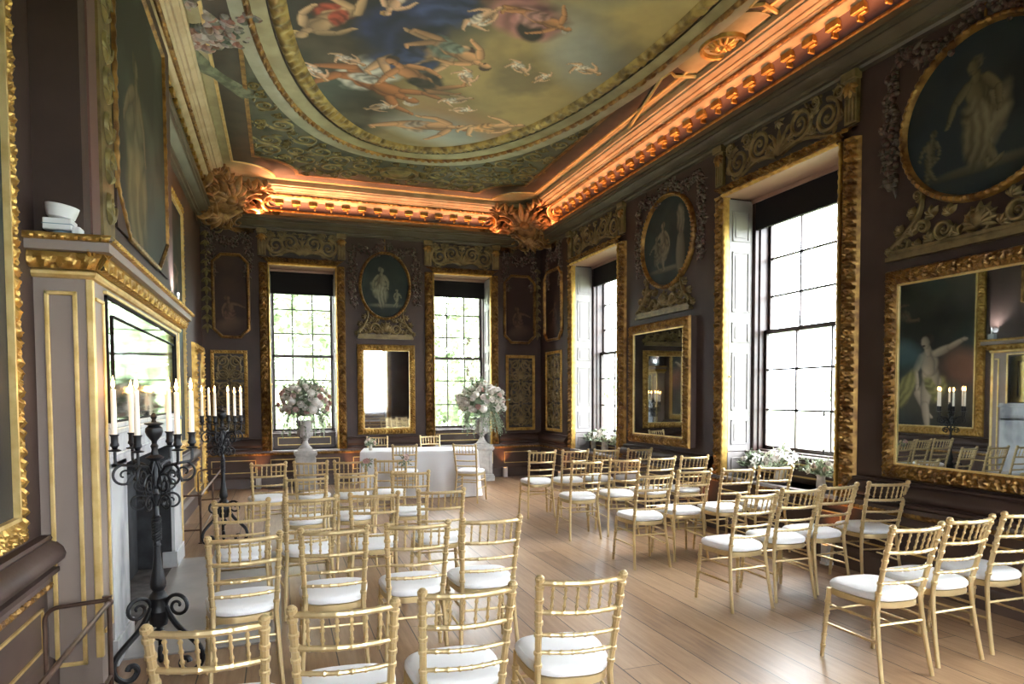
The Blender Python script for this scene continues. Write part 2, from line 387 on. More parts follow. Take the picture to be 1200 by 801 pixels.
# ------------------------------------------------------------------ painter for the murals: colours on a fine grid of vertices
def vnoise(X, Y, sc, seed, octv=4):
    rng = np.random.RandomState(seed); out = np.zeros_like(X); amp = 1.; tot = 0
    for o in range(octv):
        G = rng.rand(64, 64); x = X*sc*2**o + 7.3*o; y = Y*sc*2**o + 3.1*o
        xi = np.floor(x).astype(int); yi = np.floor(y).astype(int); fx = x-xi; fy = y-yi; fx = fx*fx*(3-2*fx); fy = fy*fy*(3-2*fy)
        g = lambda a, b: G[a % 64, b % 64]
        out += amp*((g(xi,yi)*(1-fx)+g(xi+1,yi)*fx)*(1-fy) + (g(xi,yi+1)*(1-fx)+g(xi+1,yi+1)*fx)*fy); tot += amp; amp *= .5
    return out/tot
class Canvas:
    def __init__(s, X, Y, base): s.X, s.Y = X, Y; s.C = np.zeros(X.shape+(3,)); s.C[:] = base
    def mix(s, m, col): s.C = s.C*(1-m[...,None]) + np.asarray(col)*m[...,None]
    def clouds(s, col, sc, seed, lo, hi, k=1.):
        n = vnoise(s.X, s.Y, sc, seed); s.mix(np.clip((n-lo)/(hi-lo), 0, 1)*k, col)
    def blob(s, x, y, rx, ry, ang, col, soft=.25, fold=0., k=1.):
        c, d = math.cos(ang), math.sin(ang); u = ((s.X-x)*c+(s.Y-y)*d)/rx; v = (-(s.X-x)*d+(s.Y-y)*c)/ry
        w = vnoise(s.X, s.Y, 3/max(rx, ry), int(abs(x*91+y*37))%999, 2)-.5
        q = np.sqrt(u*u+v*v)+w*.35*(1 if fold else .3)
        m = np.clip((1+soft-q)/(2*soft), 0, 1)*k
        tone = 1+.38*np.clip(.8*v-.4*u, -1, 1)
        if fold: tone = tone+fold*np.sin(8*u+2.2*np.sin(2.3*v+1.3)+4*w)
        s.C = s.C*(1-m[...,None]) + (np.asarray(col)*tone[...,None])*m[...,None]
    def limb(s, a, b, r0, r1, col):
        dx, dy = b[0]-a[0], b[1]-a[1]; l2 = dx*dx+dy*dy; t = np.clip(((s.X-a[0])*dx+(s.Y-a[1])*dy)/l2, 0, 1)
        px, py = s.X-(a[0]+t*dx), s.Y-(a[1]+t*dy); d = np.hypot(px, py); r = r0+(r1-r0)*t + .25*min(r0,r1)*np.sin(PI*t)
        m = np.clip((r*1.12-d)/(r*.24), 0, 1); side = (px*dy-py*dx)/math.sqrt(l2)/r
        tone = (1+.38*np.clip(side, -1, 1))*(1-.55*np.clip(d/r, 0, 1)**4)
        s.C = s.C*(1-m[...,None]) + (np.asarray(col)*tone[...,None])*m[...,None]
    def figure(s, x, y, h, ang, skin, cloth, hair=(.05,.03,.02), arms=(.6,-.5), legs=(.15,-.2), bend=(.3,.2), drape=1.):
        """a generic painted figure: h = height, ang = direction from hips to head"""
        ux, uy = math.cos(ang), math.sin(ang); P = lambda f, g: (x+h*(f*ux-g*uy), y+h*(f*uy+g*ux))
        if drape: s.blob(*P(-.08, .05), h*.24*drape, h*.15*drape, ang+.5, cloth, .2, .28)
        for k, (g, a, bd) in enumerate(((.05, legs[0], bend[0]), (-.05, legs[1], bend[1]))):
            hip = P(0, g); kn = (hip[0]-h*.25*math.cos(ang+a), hip[1]-h*.25*math.sin(ang+a)); ft = (kn[0]-h*.25*math.cos(ang+a-bd*2), kn[1]-h*.25*math.sin(ang+a-bd*2))
            s.limb(hip, kn, h*.066, h*.046, skin); s.limb(kn, ft, h*.048, h*.026, skin); s.limb(ft, (ft[0]+h*.06*math.cos(ang+a+1.2), ft[1]+h*.06*math.sin(ang+a+1.2)), h*.024, h*.016, skin)
        s.limb(P(0,0), P(.17,0), h*.088, h*.078, skin); s.limb(P(.13,.012), P(.27,.03), h*.07, h*.072, skin); s.limb(P(.13,-.012), P(.27,-.03), h*.07, h*.072, skin)
        if drape: s.blob(*P(-.04, -.02), h*.17*drape, h*.10*drape, ang-.4, cloth, .18, .3)
        for g, a in ((.085, arms[0]), (-.085, arms[1])):
            sh = P(.29, g); d = ang + (PI/2 if g > 0 else -PI/2) + a
            el = (sh[0]+h*.17*math.cos(d), sh[1]+h*.17*math.sin(d)); d2 = d+a*.6; ha = (el[0]+h*.16*math.cos(d2), el[1]+h*.16*math.sin(d2))
            s.limb(sh, el, h*.042, h*.034, skin); s.limb(el, ha, h*.034, h*.02, skin); s.limb(ha, (ha[0]+h*.035*math.cos(d2+.4), ha[1]+h*.035*math.sin(d2+.4)), h*.022, h*.014, skin)
        s.limb(P(.31,0), P(.38,.005), h*.036, h*.034, skin); s.blob(*P(.465,.022), h*.062, h*.062, ang, hair, .12, .12); s.limb(P(.40,-.012), P(.455,-.016), h*.040, h*.047, skin); s.blob(*P(.40,-.04), h*.012, h*.02, ang, hair, .3)
def paint_mesh(name, X, Y, C, T, material, parent, keep=None):
    nu, nv = X.shape; me = bpy.data.meshes.new(name); off = np.array(parent['_o'])
    V = np.array([T(a, b) for a, b in zip(X.ravel(), Y.ravel())]) - off
    idx = np.arange(nu*nv).reshape(nu, nv); F = np.stack([idx[:-1,:-1], idx[1:,:-1], idx[1:,1:], idx[:-1,1:]], -1).reshape(-1, 4)
    me.from_pydata(V.tolist(), [], F.tolist())
    a = me.color_attributes.new('paint', 'FLOAT_COLOR', 'POINT'); c = np.ones((nu*nv, 4), np.float32); c[:,:3] = np.clip(C, .002, 1).reshape(-1, 3)
    a.data.foreach_set('color', c.ravel()); me.materials.append(material); me.update()
    o = bpy.data.objects.new(name, me); COL.objects.link(o); o.parent = parent; return o
OILS = mat('old oil paint', (.2,.2,.2), .6, attr='paint', bump=.06, bscale=60, spec=.2)
FRESCO = mat('ceiling painting', (.2,.2,.2), .6, attr='paint')
def grid_xy(u0, u1, v0, v1, nu, nv): return np.meshgrid(np.linspace(u0, u1, nu), np.linspace(v0, v1, nv), indexing='ij')
def disc_xy(cu, cv, a, b, nr, na, n=2.):
    r, th = np.meshgrid(np.linspace(.0, 1, nr), np.linspace(0, 2*PI, na), indexing='ij')
    c, s_ = np.cos(th), np.sin(th); return cu+a*r*np.sign(c)*np.abs(c)**(2/n), cv+b*r*np.sign(s_)*np.abs(s_)**(2/n)
# ================================================================== THE SETTING
o = MB().box(XL-.7, YN-.7, -.15, XR+.7, YF+.7, 0).build('floor', OAK, smooth=0); tag(o, 'wide oak floorboards running the length of the room', kind='structure')

FO, FW_, RO, RW_ = .585, .16, .86, .20                                 # half openings and gilt frame widths, end and side windows
ZS, ZT = .66, 4.0
FARW = [.42, 3.40]; RIGHTW = [10.07, 5.745, 1.42]
def holes(cs, h): return [(c-h, c+h, ZS, ZT) for c in cs]
wall_far = struct('wall_far', 'brown painted end wall with two tall windows'); wall_right = struct('wall_right', 'brown painted window wall')
wall_left = struct('wall_left', 'brown painted fireplace wall'); wall_near = struct('wall_front', 'end wall behind the viewer')
def shell(parent, T, u0, u1, hs, th):
    mb = MB(); wall_boxes(mb, T, u0, u1, 0, HC+.2, hs, th); mb.build('wall_surface', WALL, parent, smooth=0)
shell(wall_far, WF, XL-.6, XR+.6, holes(FARW, FO), .57)
shell(wall_right, WR, YN-.6, YF, holes(RIGHTW, RO), .57)
shell(wall_near, WN, XL-.6, XR+.6, holes(FARW, FO), .57)
shell(wall_left, WL, YN-.6, YF, [(4.95, 6.95, 0, 1.2)], .62)

# ---- windows
def window(name, T, uc, ho, fw, hg, label, blind=3.60, fields=True, cord=False):
    w = struct(name, label, T(uc, 0, ZS))
    carved_rect(T, uc-ho, ZS, uc+ho, ZT, fw, .055, 'lr', leaf=.095).build('gilded_side', GOLDD, w)
    mb = MB(); carved_side(mb, lambda s,t,h_: T(s, h_, ZT+t), uc-ho, uc+ho, 1.45, 1.45, .11, .085, leaf=.08); mb.build('gilded_head', GOLDD, w)
    mb = MB()
    for s in (-1, 1):                                                    # bright inner bead
        u = uc+s*ho; n = int((ZT-ZS)/.022); BP = ((-.018,-.03),(-.020,.045),(-.014,.060),(-.004,.066),(.008,.058),(.012,.02))
        mb.grid(lambda i, j: T(u+s*BP[j][0], BP[j][1]+(.005*math.sin(i*1.6) if j in (2,3) else 0), ZS+(ZT-ZS)*i/n), n+1, 6)
    n = int(2*ho/.022); mb.grid(lambda i, j: T(uc-ho+2*ho*i/n, .075+.03*math.sin(PI*j/4)+.006*math.sin(i*1.6), ZT-.035+.05*j/4), n+1, 5)
    mb.build('gilded_bead', GOLD, w)
    mb = MB().box(uc-ho, -.40, ZT-.03, uc+ho, .06, ZT+.005, T); mb.box(uc-ho, -.41, ZT-.075, uc+ho, -.34, ZT-.03, T); mb.build('soffit', PINKW, w, smooth=0, bevel=.006)
    MB().box(uc-ho-.02, -.36, ZS-.035, uc+ho+.02, .07, ZS, T).build('window_seat', SILL, w, smooth=0, bevel=.008)
    mb = MB().box(uc-ho, -.40, ZS, uc+ho, -.30, .955, T); mb.box(uc-ho, -.33, .925, uc+ho, -.27, .955, T); mb.box(uc-ho+.05, -.31, ZS+.03, uc+ho-.05, -.29, .90, T); mb.build('window_back_panel', DADO, w, smooth=0, bevel=.005)
    mb = MB(); gold_rect(mb, T, uc-ho+.11, ZS+.065, uc+ho-.11, .875, .016, .012, -.29); mb.build('gold_moulding', GOLDL, w, smooth=0)
    for s in (-1, 1):                                                    # shutter folded into the reveal
        def S(a, b, c, s=s): return T(uc+s*(ho-b), a, c)
        mb = MB().box(-.35, 0, .95, -.015, .022, ZT-.05, S)
        zs = [(1.03,1.33),(1.44,2.14),(2.26,2.50),(2.62,3.34),(3.46,3.82)]
        for a, b in zs:
            for q in ((-.35+.045, .022, a, -.015-.045, .034, a+.018), (-.305, .022, b-.018, -.06, .034, b), (-.305, .022, a, -.285, .034, b), (-.08, .022, a, -.06, .034, b)): mb.box(*q, S)
            mb.box(-.262, .022, a+.045, -.103, .030, b-.045, S)
        mb.box(-.35, 0, ZS, -.015, .024, .94, S)
        for q in ((-.30, .024, .715, -.065, .034, .73), (-.30, .024, .86, -.065, .034, .875), (-.30, .024, .715, -.285, .034, .875), (-.08, .024, .715, -.065, .034, .875)): mb.box(*q, S)
        sh = mb.build('shutter', WHITEW, w, smooth=0, bevel=.003)
        kb = MB(); k0 = S(-.035, .028, 1.85); kb.ball(k0, .013); kb.build('shutter_knob', BRASS, sh)
    mb = MB()                                                            # sash box and stiles
    for s in (-1, 1):
        a, b = sorted((uc+s*hg, uc+s*(ho+.01))); mb.box(a, -.565, .95, b, -.42, 3.95, T)
        a, b = sorted((uc+s*(hg+.02), uc+s*ho)); mb.box(a, -.42, .95, b, -.36, 3.95, T)
    mb.box(uc-ho, -.565, 3.70, uc+ho, -.40, 3.97, T); mb.box(uc-ho, -.565, .92, uc+ho, -.40, .975, T)
    mb.build('sash_box', SASH, w, smooth=0, bevel=.006)
    for nm, n0, z0, z1 in (('upper_sash', -.54, 2.36, 3.71), ('lower_sash', -.49, .97, 2.41)):
        mb = MB()
        for q in ((uc-hg, n0-.04, z0, uc-hg+.04, n0, z1), (uc+hg-.04, n0-.04, z0, uc+hg, n0, z1), (uc-hg, n0-.04, z0, uc+hg, n0, z0+.05), (uc-hg, n0-.04, z1-.05, uc+hg, n0, z1)): mb.box(*q, T)
        for k in (1, 2):
            x = uc-hg+2*hg*k/3; mb.box(x-.011, n0-.035, z0, x+.011, n0-.004, z1, T); z = z0+(z1-z0)*k/3; mb.box(uc-hg, n0-.035, z-.011, uc+hg, n0-.004, z+.011, T)
        sa = mb.build(nm, SASH, w, smooth=0)
        MB().box(uc-hg+.01, n0-.022, z0+.01, uc+hg-.01, n0-.018, z1-.01, T).build('glass', GLASS, sa, smooth=0)
    MB().box(uc-hg-.02, -.40, blind, uc+hg+.02, -.355, 3.93, T).build('roller_blind', SASHB, w, smooth=0, bevel=.01)
    if cord:
        mb = MB(); mb.tube([T(uc-.28, -.38, 3.6), T(uc-.28, -.38, 1.02)], .002, 5); mb.lathe([(.003,0),(.012,.01),(.010,.05),(.003,.055)], T(uc-.28, -.38, 1.40), 8); mb.lathe([(.003,0),(.012,.01),(.010,.05),(.003,.055)], T(uc-.28, -.38, 1.0), 8); mb.build('blind_cord', SASHB, w)
    return w
window('window_1', WF, .42, FO, FW_, .545, 'tall sash window behind the pedestal beside the fireplace end', 3.52)
window('window_2', WF, 3.40, FO, FW_, .545, 'tall sash window on the end wall nearer the window wall')
window('window_3', WR, 10.07, RO, RW_, .775, 'side window nearest the far corner')
window('window_4', WR, 5.745, RO, RW_, .775, 'large side window between the two gilt mirrors', cord=True)
window('window_5', WR, 1.42, RO, RW_, .775, 'side window beyond the large mirror')
window('window_6', WN, .42, FO, FW_, .545, 'tall window behind the viewer'); window('window_7', WN, 3.40, FO, FW_, .545, 'tall window behind the viewer beside the window wall')

# ---- dado, gold strip, panel mouldings and skirting
def dado(name, T, u0, u1, piers, skip=()):
    t = struct(name, 'painted dado with a gilded strip and gold-lined panels', T((u0+u1)/2, 0, 0))
    segs = []; a = u0
    for s0, s1 in sorted(skip): segs.append((a, s0)); a = s1
    segs.append((a, u1))
    mb = MB(); gb = MB(); gl = MB()
    for a, b in segs:
        sweep(mb, T, a, b, [(.0,.655),(.045,.655),(.05,.62),(.035,.60),(.03,.585),(.022,.57),(.022,.20),(.06,.17),(.066,.15),(.066,.02),(.07,.0),(0,0)])
        carved_side(gb, lambda s,tt,h_: T(s, .036+h_, .575+tt), a+.01, b-.01, 0, 0, .055, .018, leaf=.07, nt=6)
    mb.build('dado_panel', DADO, t, smooth=30); gb.build('gilded_strip', GOLDD, t)
    for a, b in piers: gold_rect(gl, T, a+.10, .27, b-.10, .50, .014, .01, .024)
    for (a, b) in [(p[1], q[0]) for p, q in zip(piers, piers[1:])] if not skip else []: gold_rect(gl, T, a+.14, .27, b-.14, .50, .014, .01, .024)
    gl.build('gold_moulding', GOLDL, t, smooth=0)
    ob = MB()
    for a, b in piers: sweep(ob, T, a, b, [(0,.88),(.05,.88),(.06,.865),(.05,.85),(.075,.84),(.105,.81),(.118,.775),(.11,.745),(.085,.725),(.06,.72),(.06,.705),(.085,.70),(.085,.675),(.045,.655),(0,.655)])
    ob.build('pier_base_moulding', WALL, t, smooth=40)
    return t
fi, ri = FO+FW_, RO+RW_
dado('trim_1', WF, XL, XR, [(XL, FARW[0]-fi), (FARW[0]+fi, FARW[1]-fi), (FARW[1]+fi, XR)])
dado('trim_2', WR, YN, YF, [(YN, 1.42-ri), (1.42+ri, 5.745-ri), (5.745+ri, 10.07-ri), (10.07+ri, YF)])
dado('trim_3', WL, YN, YF, [(YN, 4.25), (7.56, 10.95)], skip=[(4.25, 7.56), (10.98, 12.22)])
dado('trim_4', WN, XL, XR, [(XL, FARW[0]-fi), (FARW[0]+fi, FARW[1]-fi), (FARW[1]+fi, XR)])

# ---- cornice: a ledge that hides the lamps, then the painted cove
def loop(mb, prof, z=None):
    def P(t): return [(XL+t, YN+t), (XR-t, YN+t), (XR-t, YF-t), (XL+t, YF-t)]
    return mb.grid(lambda i, j: (*P(prof[j][0])[i], prof[j][1]), 4, len(prof), True)
corn = struct('trim_5', 'gilded cornice and painted cove round the ceiling', (1.9, 5.745, 4.6))
loop(MB(), [(0,4.57),(.04,4.585),(.05,4.61),(.08,4.62),(.08,4.645),(.14,4.67),(.19,4.715),(.195,4.735),(.23,4.74),(.23,4.795),(.22,4.80),(.205,4.795),(.20,4.70),(.0,4.70)]).build('ledge', mat('ledge paint', (.10,.082,.05), .45, col2=(.075,.058,.036), nscale=3), corn, smooth=30)
loop(MB(), [(0,4.69),(.0,4.86),(.03,4.915),(.055,4.94)]).build('lower_band', CREAMW, corn, smooth=0)
loop(MB(), [(.055,4.94),(.06,4.965),(.13,5.04),(.19,5.085)]).build('bracket_band', PURPLE, corn, smooth=60)
loop(MB(), [(.19,5.085),(.185,5.075),(.25,5.125),(.255,5.135)]).build('cream_band', CREAMW, corn, smooth=0)
loop(MB(), [(.30,5.168),(.30,5.160),(.325,5.178),(.33,5.19),(.345,5.19),(.345,5.185),(.37,5.20),(.372,5.215),(.385,5.215),(.39,5.205),(.44,5.235),(.445,5.25),(.47,5.26),(.47,5.335)]).build('crown_moulding', CREAMW, corn, smooth=0)
def along(P):                                                          # the four sides: P(T, u0, u1)
    for T, a, b in ((WF, XL, XR), (WR, YN, YF), (WL, YN, YF), (WN, XL, XR)): P(T, a, b)
def egg(t0, z0, t1, z1, h, leaf, name, m):
    mb = MB(); l = math.hypot(t1-t0, z1-z0); nx, nz = (z1-z0)/l, -(t1-t0)/l
    along(lambda T, a, b: carved_side(mb, lambda s,t,h_: T(s, t0+(t1-t0)*t/l+nx*h_, z0+(z1-z0)*t/l+nz*h_), a+t0, b-t0, -.9*(t1-t0)/l, -.9*(t1-t0)/l, l, h, step=.03, leaf=leaf, nt=5))
    mb.build(name, m, corn)
egg(.028, 4.915, .058, 4.945, .025, .09, 'egg_and_dart_band', GOLD); egg(.255, 5.135, .30, 5.168, .022, .11, 'leaf_band', GOLDD)
mb = MB()
def brk(T, a, b):
    n = int((b-a-.3)/.285)
    for k in range(n+1):
        u = a+.15+(b-a-.3)*k/n
        for q in ((-.075,.145,5.015,.075,.195,5.082), (-.055,.115,4.995,.02,.16,5.045), (.02,.075,4.955,.045,.15,5.03)):
            mb.box(u+q[0], q[1], q[2], u+q[3], q[4], q[5], T)
along(brk); mb.build('brackets', GOLD, corn, smooth=0, bevel=.008)
# corner cartouches
CART = mat('cartouche gilding', (.42,.24,.09), .42, .4, col2=(.15,.075,.03), nscale=9, lo=.4, hi=.65)
for (x, y, a) in ((XL, YF, -PI/4), (XR, YF, -3*PI/4), (XL, YN, PI/4), (XR, YN, 3*PI/4)):
    dx, dy = math.cos(a), math.sin(a)
    def T(u, v, h, x=x, y=y, dx=dx, dy=dy):
        d = .40+.62*v+h*.8+.10*u*u; px, py = x+dx*d-dy*u, y+dy*d+dx*u
        return (min(max(px, XL+.03), XR-.03), min(max(py, YN+.03), YF-.03), min(HC-.02, 4.62+.66*v-.55*h))
    r = Relief(T)
    r.boss((0, .45), .30, .10, 16); r.fan((0, .45), PI/2, .55, .09, .14, 9, 2.6); r.fan((0, .2), -PI/2, .42, .07, .12, 7, 1.7); r.boss((0, .5), .13, .2, 10)
    for g in (-1, 1):
        r.spiral((g*.42, .55), .25, PI/2, 1.7, g, .055, .14); r.spiral((g*.72, .72), .20, -PI/2, 1.6, -g, .05, .12); r.spiral((g*.38, .10), .20, PI, 1.6, g, .045, .12); r.spiral((g*.70, .28), .16, 0, 1.5, -g, .04, .10); r.spiral((g*.16, -.02), .12, PI/2, 1.4, -g, .03, .1)
        for (u, v, an, ln) in ((.45,.85,1.1,.34),(.75,.95,.7,.26),(.85,.5,.1,.26),(.60,.0,-.6,.26),(.25,.75,1.4,.3),(.55,.42,.3,.24),(.2,.3,.2,.28),(.9,.85,.3,.2)): r.fan((g*u, v), an if g > 0 else PI-an, ln, .05, .11, 5, 1.7)
        r.ribbon([(g*(.1+.75*f), .12+.35*math.sin(3.2*f)) for f in [i/10 for i in range(11)]], .06, .12)
    r.mb.build('corner_cartouche', CART, corn, smooth=50)

# ---- ceiling
ceil = struct('ceiling', 'painted ceiling with a large oval mural', (1.9, 5.745, HC))
MB().box(XL-.1, YN-.1, HC, XR+.1, YF+.1, HC+.15).build('ceiling_ground', CREAM, ceil, smooth=0)
def TC(x, y, h): return (x, y, HC-h)
CXc, CYc = 1.92, 5.62
def sup(k, n=2.3, N=160):
    a, b = 1.86+(2.36-1.86)*k, 4.15+(4.86-4.15)*k; n = 2.05+.35*k; o = []
    for i in range(N):
        th = 2*PI*i/N; c, s = math.cos(th), math.sin(th); o.append((CXc+a*math.copysign(abs(c)**(2/n), c), CYc+b*math.copysign(abs(s)**(2/n), s)))
    return o
def notched(t, R):
    x0, x1, y0, y1 = XL+t, XR-t, YN+t, YF-t; o = []
    for (cx, cy, a0) in ((x0, y0, PI/2), (x1, y0, PI), (x1, y1, 3*PI/2), (x0, y1, 0)):
        for k in range(13): 
            a = a0-PI/2*k/12; o.append((cx+R*math.cos(a), cy+R*math.sin(a)))
    return o
def strip(mb, A, ha, B, hb): mb.loft([[TC(*p, ha) for p in A], [TC(*p, hb) for p in B]], cap=False)
mb = MB(); strip(mb, notched(.585,.62), .0, notched(.59,.62), .014); strip(mb, notched(.59,.62), .014, notched(.62,.62), .014); strip(mb, notched(.62,.62), .014, notched(.625,.62), 0); mb.build('outer_gold_line', GOLDL, ceil, smooth=0)
mb = MB(); strip(mb, notched(.63,.62), .004, notched(.90,.66), .004); mb.build('dark_brown_band', DARKB, ceil, smooth=0)  # band of dark brown paint inside the outer gold line
mb = MB(); P0, P1 = notched(.90,.66), notched(.95,.66); strip(mb, P0, .0, P0, .02); strip(mb, P0, .02, P1, .02); mb.build('inner_gold_line', GOLDD, ceil, smooth=0)
mb = MB(); strip(mb, notched(.95,.66), .006, [(CXc+(p[0]-CXc)*.02, CYc+(p[1]-CYc)*.02) for p in notched(.95,.66)], .006); mb.build('spandrel_ground', OLIVE, ceil, smooth=0)
# scrolls over the spandrels
rel = Relief(lambda u, v, h: TC(u, v, h+.006)); rnd = random.Random(11); placed = []
def inside(x, y, r):
    t = .95+r
    if not (XL+t < x < XR-t and 3.0 < y < YF-t): return False
    for cx in (XL+.95, XR-.95):
        if math.hypot(x-cx, y-(YF-.95)) < .66+r: return False
    a, b = 2.36+r, 4.86+r
    return (abs(x-CXc)/a)**2.4+(abs(y-CYc)/b)**2.4 > 1
rel.boss((CXc, 11.0), .2, .05, 14); rel.mb.loft([[TC(*p, h) for p in ellipse(CXc, 11.0, a, a*.8, 24)] for a, h in ((.25,.0),(.27,.05),(.31,.05),(.33,.0))], cap=False); placed.append((CXc, 11.0, .34))
for r0 in (.19, .15, .11, .085, .065):
    for _ in range(700):
        x, y = rnd.uniform(XL+.9, CXc), rnd.uniform(4, YF-.9)
        if inside(x, y, r0*.9) and all(math.hypot(x-p[0], y-p[1]) > r0+p[2]*.95 for p in placed):
            placed.append((x, y, r0)); d = rnd.choice((-1, 1)); a = rnd.uniform(0, 6.28)
            for g in (1, -1):
                q = (CXc+g*(x-CXc), y); aa = a if g == 1 else PI-a
                rel.spiral(q, r0*.92, aa, 1.6, d*g, r0*.13, .025)
                for kk in range(3): rel.leaf((q[0]+r0*.9*math.cos(aa+kk*2.1), q[1]+r0*.9*math.sin(aa+kk*2.1)), aa+kk*2.1+.9*g, r0*.8, r0*.14, .02)
            placed.append((2*CXc-x, y, r0))
rel.mb.build('spandrel_scrolls', RELIEFG, ceil)
# the oval ring
def ring(name, k0, k1, h, m, carve=0, leaf=.12):
    mb = MB(); A = sup(k0, N=1000 if carve else 160); B = sup(k1, N=1000 if carve else 160); n = 7 if carve else 3
    def fn(i, j):
        f = j/(n-1); p = (A[i][0]*(1-f)+B[i][0]*f, A[i][1]*(1-f)+B[i][1]*f); hh = h if 0 < j < n-1 or not carve else h*.3
        if carve and 0 < j < n-1: hh = h*(.5+.5*math.sin(PI*f))+carve*abs(math.sin(i*.55+2.6*abs(f-.5)))+carve*.5*math.sin(i*.97+5*f)
        if not carve and j in (0, 2): hh = h*.75
        return TC(*p, hh)
    mb.grid(fn, len(A), n, True); mb.build(name, m, ceil)
ring('oval_carved_gold', -.02, .30, .045, mat('ring gilding', (.40,.28,.085), .42, .6, col2=(.15,.10,.035), nscale=7, lo=.4, hi=.64), .014); ring('oval_dark_line', .29, .33, .02, DARKB); ring('oval_cream_band', .33, .62, .04, CREAM); ring('oval_gold_bead', .60, .74, .05, GOLDD, .016); ring('oval_pale_edge', .74, 1.0, .035, mat('pale olive paint', (.33,.31,.21), .5, col2=(.26,.25,.16), nscale=4))
# medallions half way along each long side
for g in (1, -1):
    mx = CXc+g*2.54; mb = MB(); mb.loft([[TC(*p, h) for p in ellipse(mx, 5.92, a, b, 40)] for a, b, h in ((.42,.62,0),(.42,.62,.018),(.001,.001,.018))], cap=False); mb.build('medallion_ground', CREAM, ceil, smooth=30)
    r = Relief(lambda u, v, h: TC(u, v, h+.018)); r.mb.loft([[TC(*p, h+.018) for p in ellipse(mx, 5.92, a, a*1.12, 40)] for a, h in ((.185,0),(.195,.035),(.225,.04),(.235,.0))], cap=False)
    for k in range(12): r.leaf((mx, 5.92), k*PI/6, .17, .035, .04, .3)
    r.boss((mx, 5.92), .05, .06); r.mb.build('medallion', GOLD, ceil)
    for s in (1, -1) if g > 0 else ():                                    # gold edged wedge beside the medallion
        y0 = 5.92+s*.62; pts = [(mx+g*.28, y0), (mx-g*.10, y0+s*.12), (mx-g*.20, y0+s*.05), (mx-g*.22, y0+s*.2), (mx+g*.22, y0+s*1.9), (mx+g*.27, y0+s*1.9)]
        mb = MB(); mb.tube([TC(*p, .02) for p in pts[:5]], .022, 6); mb.build('wedge_moulding', GOLDL, ceil)
# mural
ys = np.concatenate([np.linspace(1.45, 4.6, 40), np.linspace(4.62, 9.8, 330)]); X, Y = np.meshgrid(np.linspace(.04, 3.80, 250), ys, indexing='ij')
cv = Canvas(X, Y, (.26,.21,.115)); cv.clouds((.38,.30,.15), .55, 3, .40, .62); cv.clouds((.20,.205,.18), .8, 5, .46, .66, .85); cv.clouds((.42,.38,.29), 1.1, 8, .56, .72, .7)
m = np.clip((2.1-X-.20*(Y-6.5)+1.0*(vnoise(X, Y, .9, 21)-.5))/.6, 0, 1); cv.mix(m*.95, (.040,.033,.021))
cv.clouds((.16,.13,.09), 1.5, 13, .50, .68, .6); cv.blob(2.9, 9.0, 1.2, .35, .5, (.36,.22,.12), .6); cv.blob(2.2, 9.1, .7, .4, .3, (.30,.31,.30), .5); cv.blob(3.2, 6.6, .8, .35, .9, (.30,.29,.26), .6); cv.blob(.55, 8.3, .4, .5, 1, (.10,.12,.10), .5)
SK, SKD, BLU = (.44,.24,.125), (.36,.17,.075), (.035,.045,.095)
cv.blob(1.2, 6.75, .42, .52, .3, BLU, .25, .3); cv.blob(1.55, 6.25, .3, .35, 1.2, (.06,.08,.16), .25, .3); cv.blob(1.05, 7.75, .28, .45, .5, (.42,.41,.37), .2, .35)
cv.figure(.55, 6.75, 1.15, 2.2, (.46,.33,.20), (.30,.08,.045), (.45,.33,.15), (.9,-.9), (.5,-.3), (.5,.7), .8)
cv.figure(1.02, 7.95, 1.55, .55, SKD, (.36,.35,.31), (.38,.35,.31), (-1.0,.9), (.6,-.6), (.7,.4), .7)
cv.figure(1.42, 7.25, 1.35, -.6, (.52,.35,.22), (.05,.07,.14), (.10,.05,.03), (.7,-.4), (.3,-.1), (.4,.6), 1.2)
cv.figure(1.80, 6.95, 1.1, .5, (.55,.34,.2), (.22,.26,.22), (.08,.05,.03), (.8,-.8), (.4,-.4), (.3,.3), .9)
cv.figure(1.62, 7.75, 1.2, -2.4, SK, (.05,.045,.04), (.06,.04,.03), (.9,-.3), (.4,-.5), (.6,.4), .9)
cv.figure(1.85, 9.0, 1.35, -.18, (.48,.29,.17), (.30,.24,.20), (.25,.12,.06), (.5,-.9), (.15,-.15), (.2,.1), .7)
cv.figure(2.75, 8.75, 1.0, -.4, (.55,.36,.22), (.45,.27,.14), (.30,.2,.1), (.9,-.6), (.4,-.3), (.5,.5), .8)
cv.blob(2.35, 6.15, .42, .3, .5, (.30,.16,.15), .25, .3); cv.blob(2.45, 6.35, .2, .13, .9, (.05,.04,.035), .2); cv.figure(2.45, 6.1, .8, .3, SK, (.33,.2,.18), (.3,.28,.25), (.5,-.5), (.2,-.2), (.2,.2), 1)
for (x, y, h, a) in ((1.3, 8.6, .5, 2.6), (.75, 7.5, .45, .4), (2.1, 7.45, .5, 1.2), (1.9, 6.3, .6, -1), (1.1, 6.2, .7, 1.8), (2.3, 8.35, .4, 2.9), (.45, 7.9, .5, 1.0), (2.6, 7.05, .45, .8), (3.3, 6.85, .5, .3), (2.95, 7.2, .35, 2.0), (2.1, 8.1, .5, -.5)): cv.figure(x, y, h, a, (.55,.38,.26), (.5,.45,.4), (.35,.22,.1), (1,-.8), (.6,-.6), (.6,.6), .9)
for (x, y, rx, ry, a) in ((1.0, 8.55, .5, .2, .5), (.7, 7.2, .4, .25, .2), (1.5, 6.9, .35, .2, .8), (1.9, 7.9, .4, .15, .4)): cv.blob(x, y, rx, ry, a, (.045,.036,.024), .6, .2, .5)
cv.C = np.clip(cv.C, 0, 1)**1.3*1.45
cv.C *= (1+.16*(vnoise(X, Y, 9, 2, 3)-.5))[...,None]
me = bpy.data.meshes.new('ceiling_mural'); off = np.array(ceil['_o']); nu, nv = X.shape
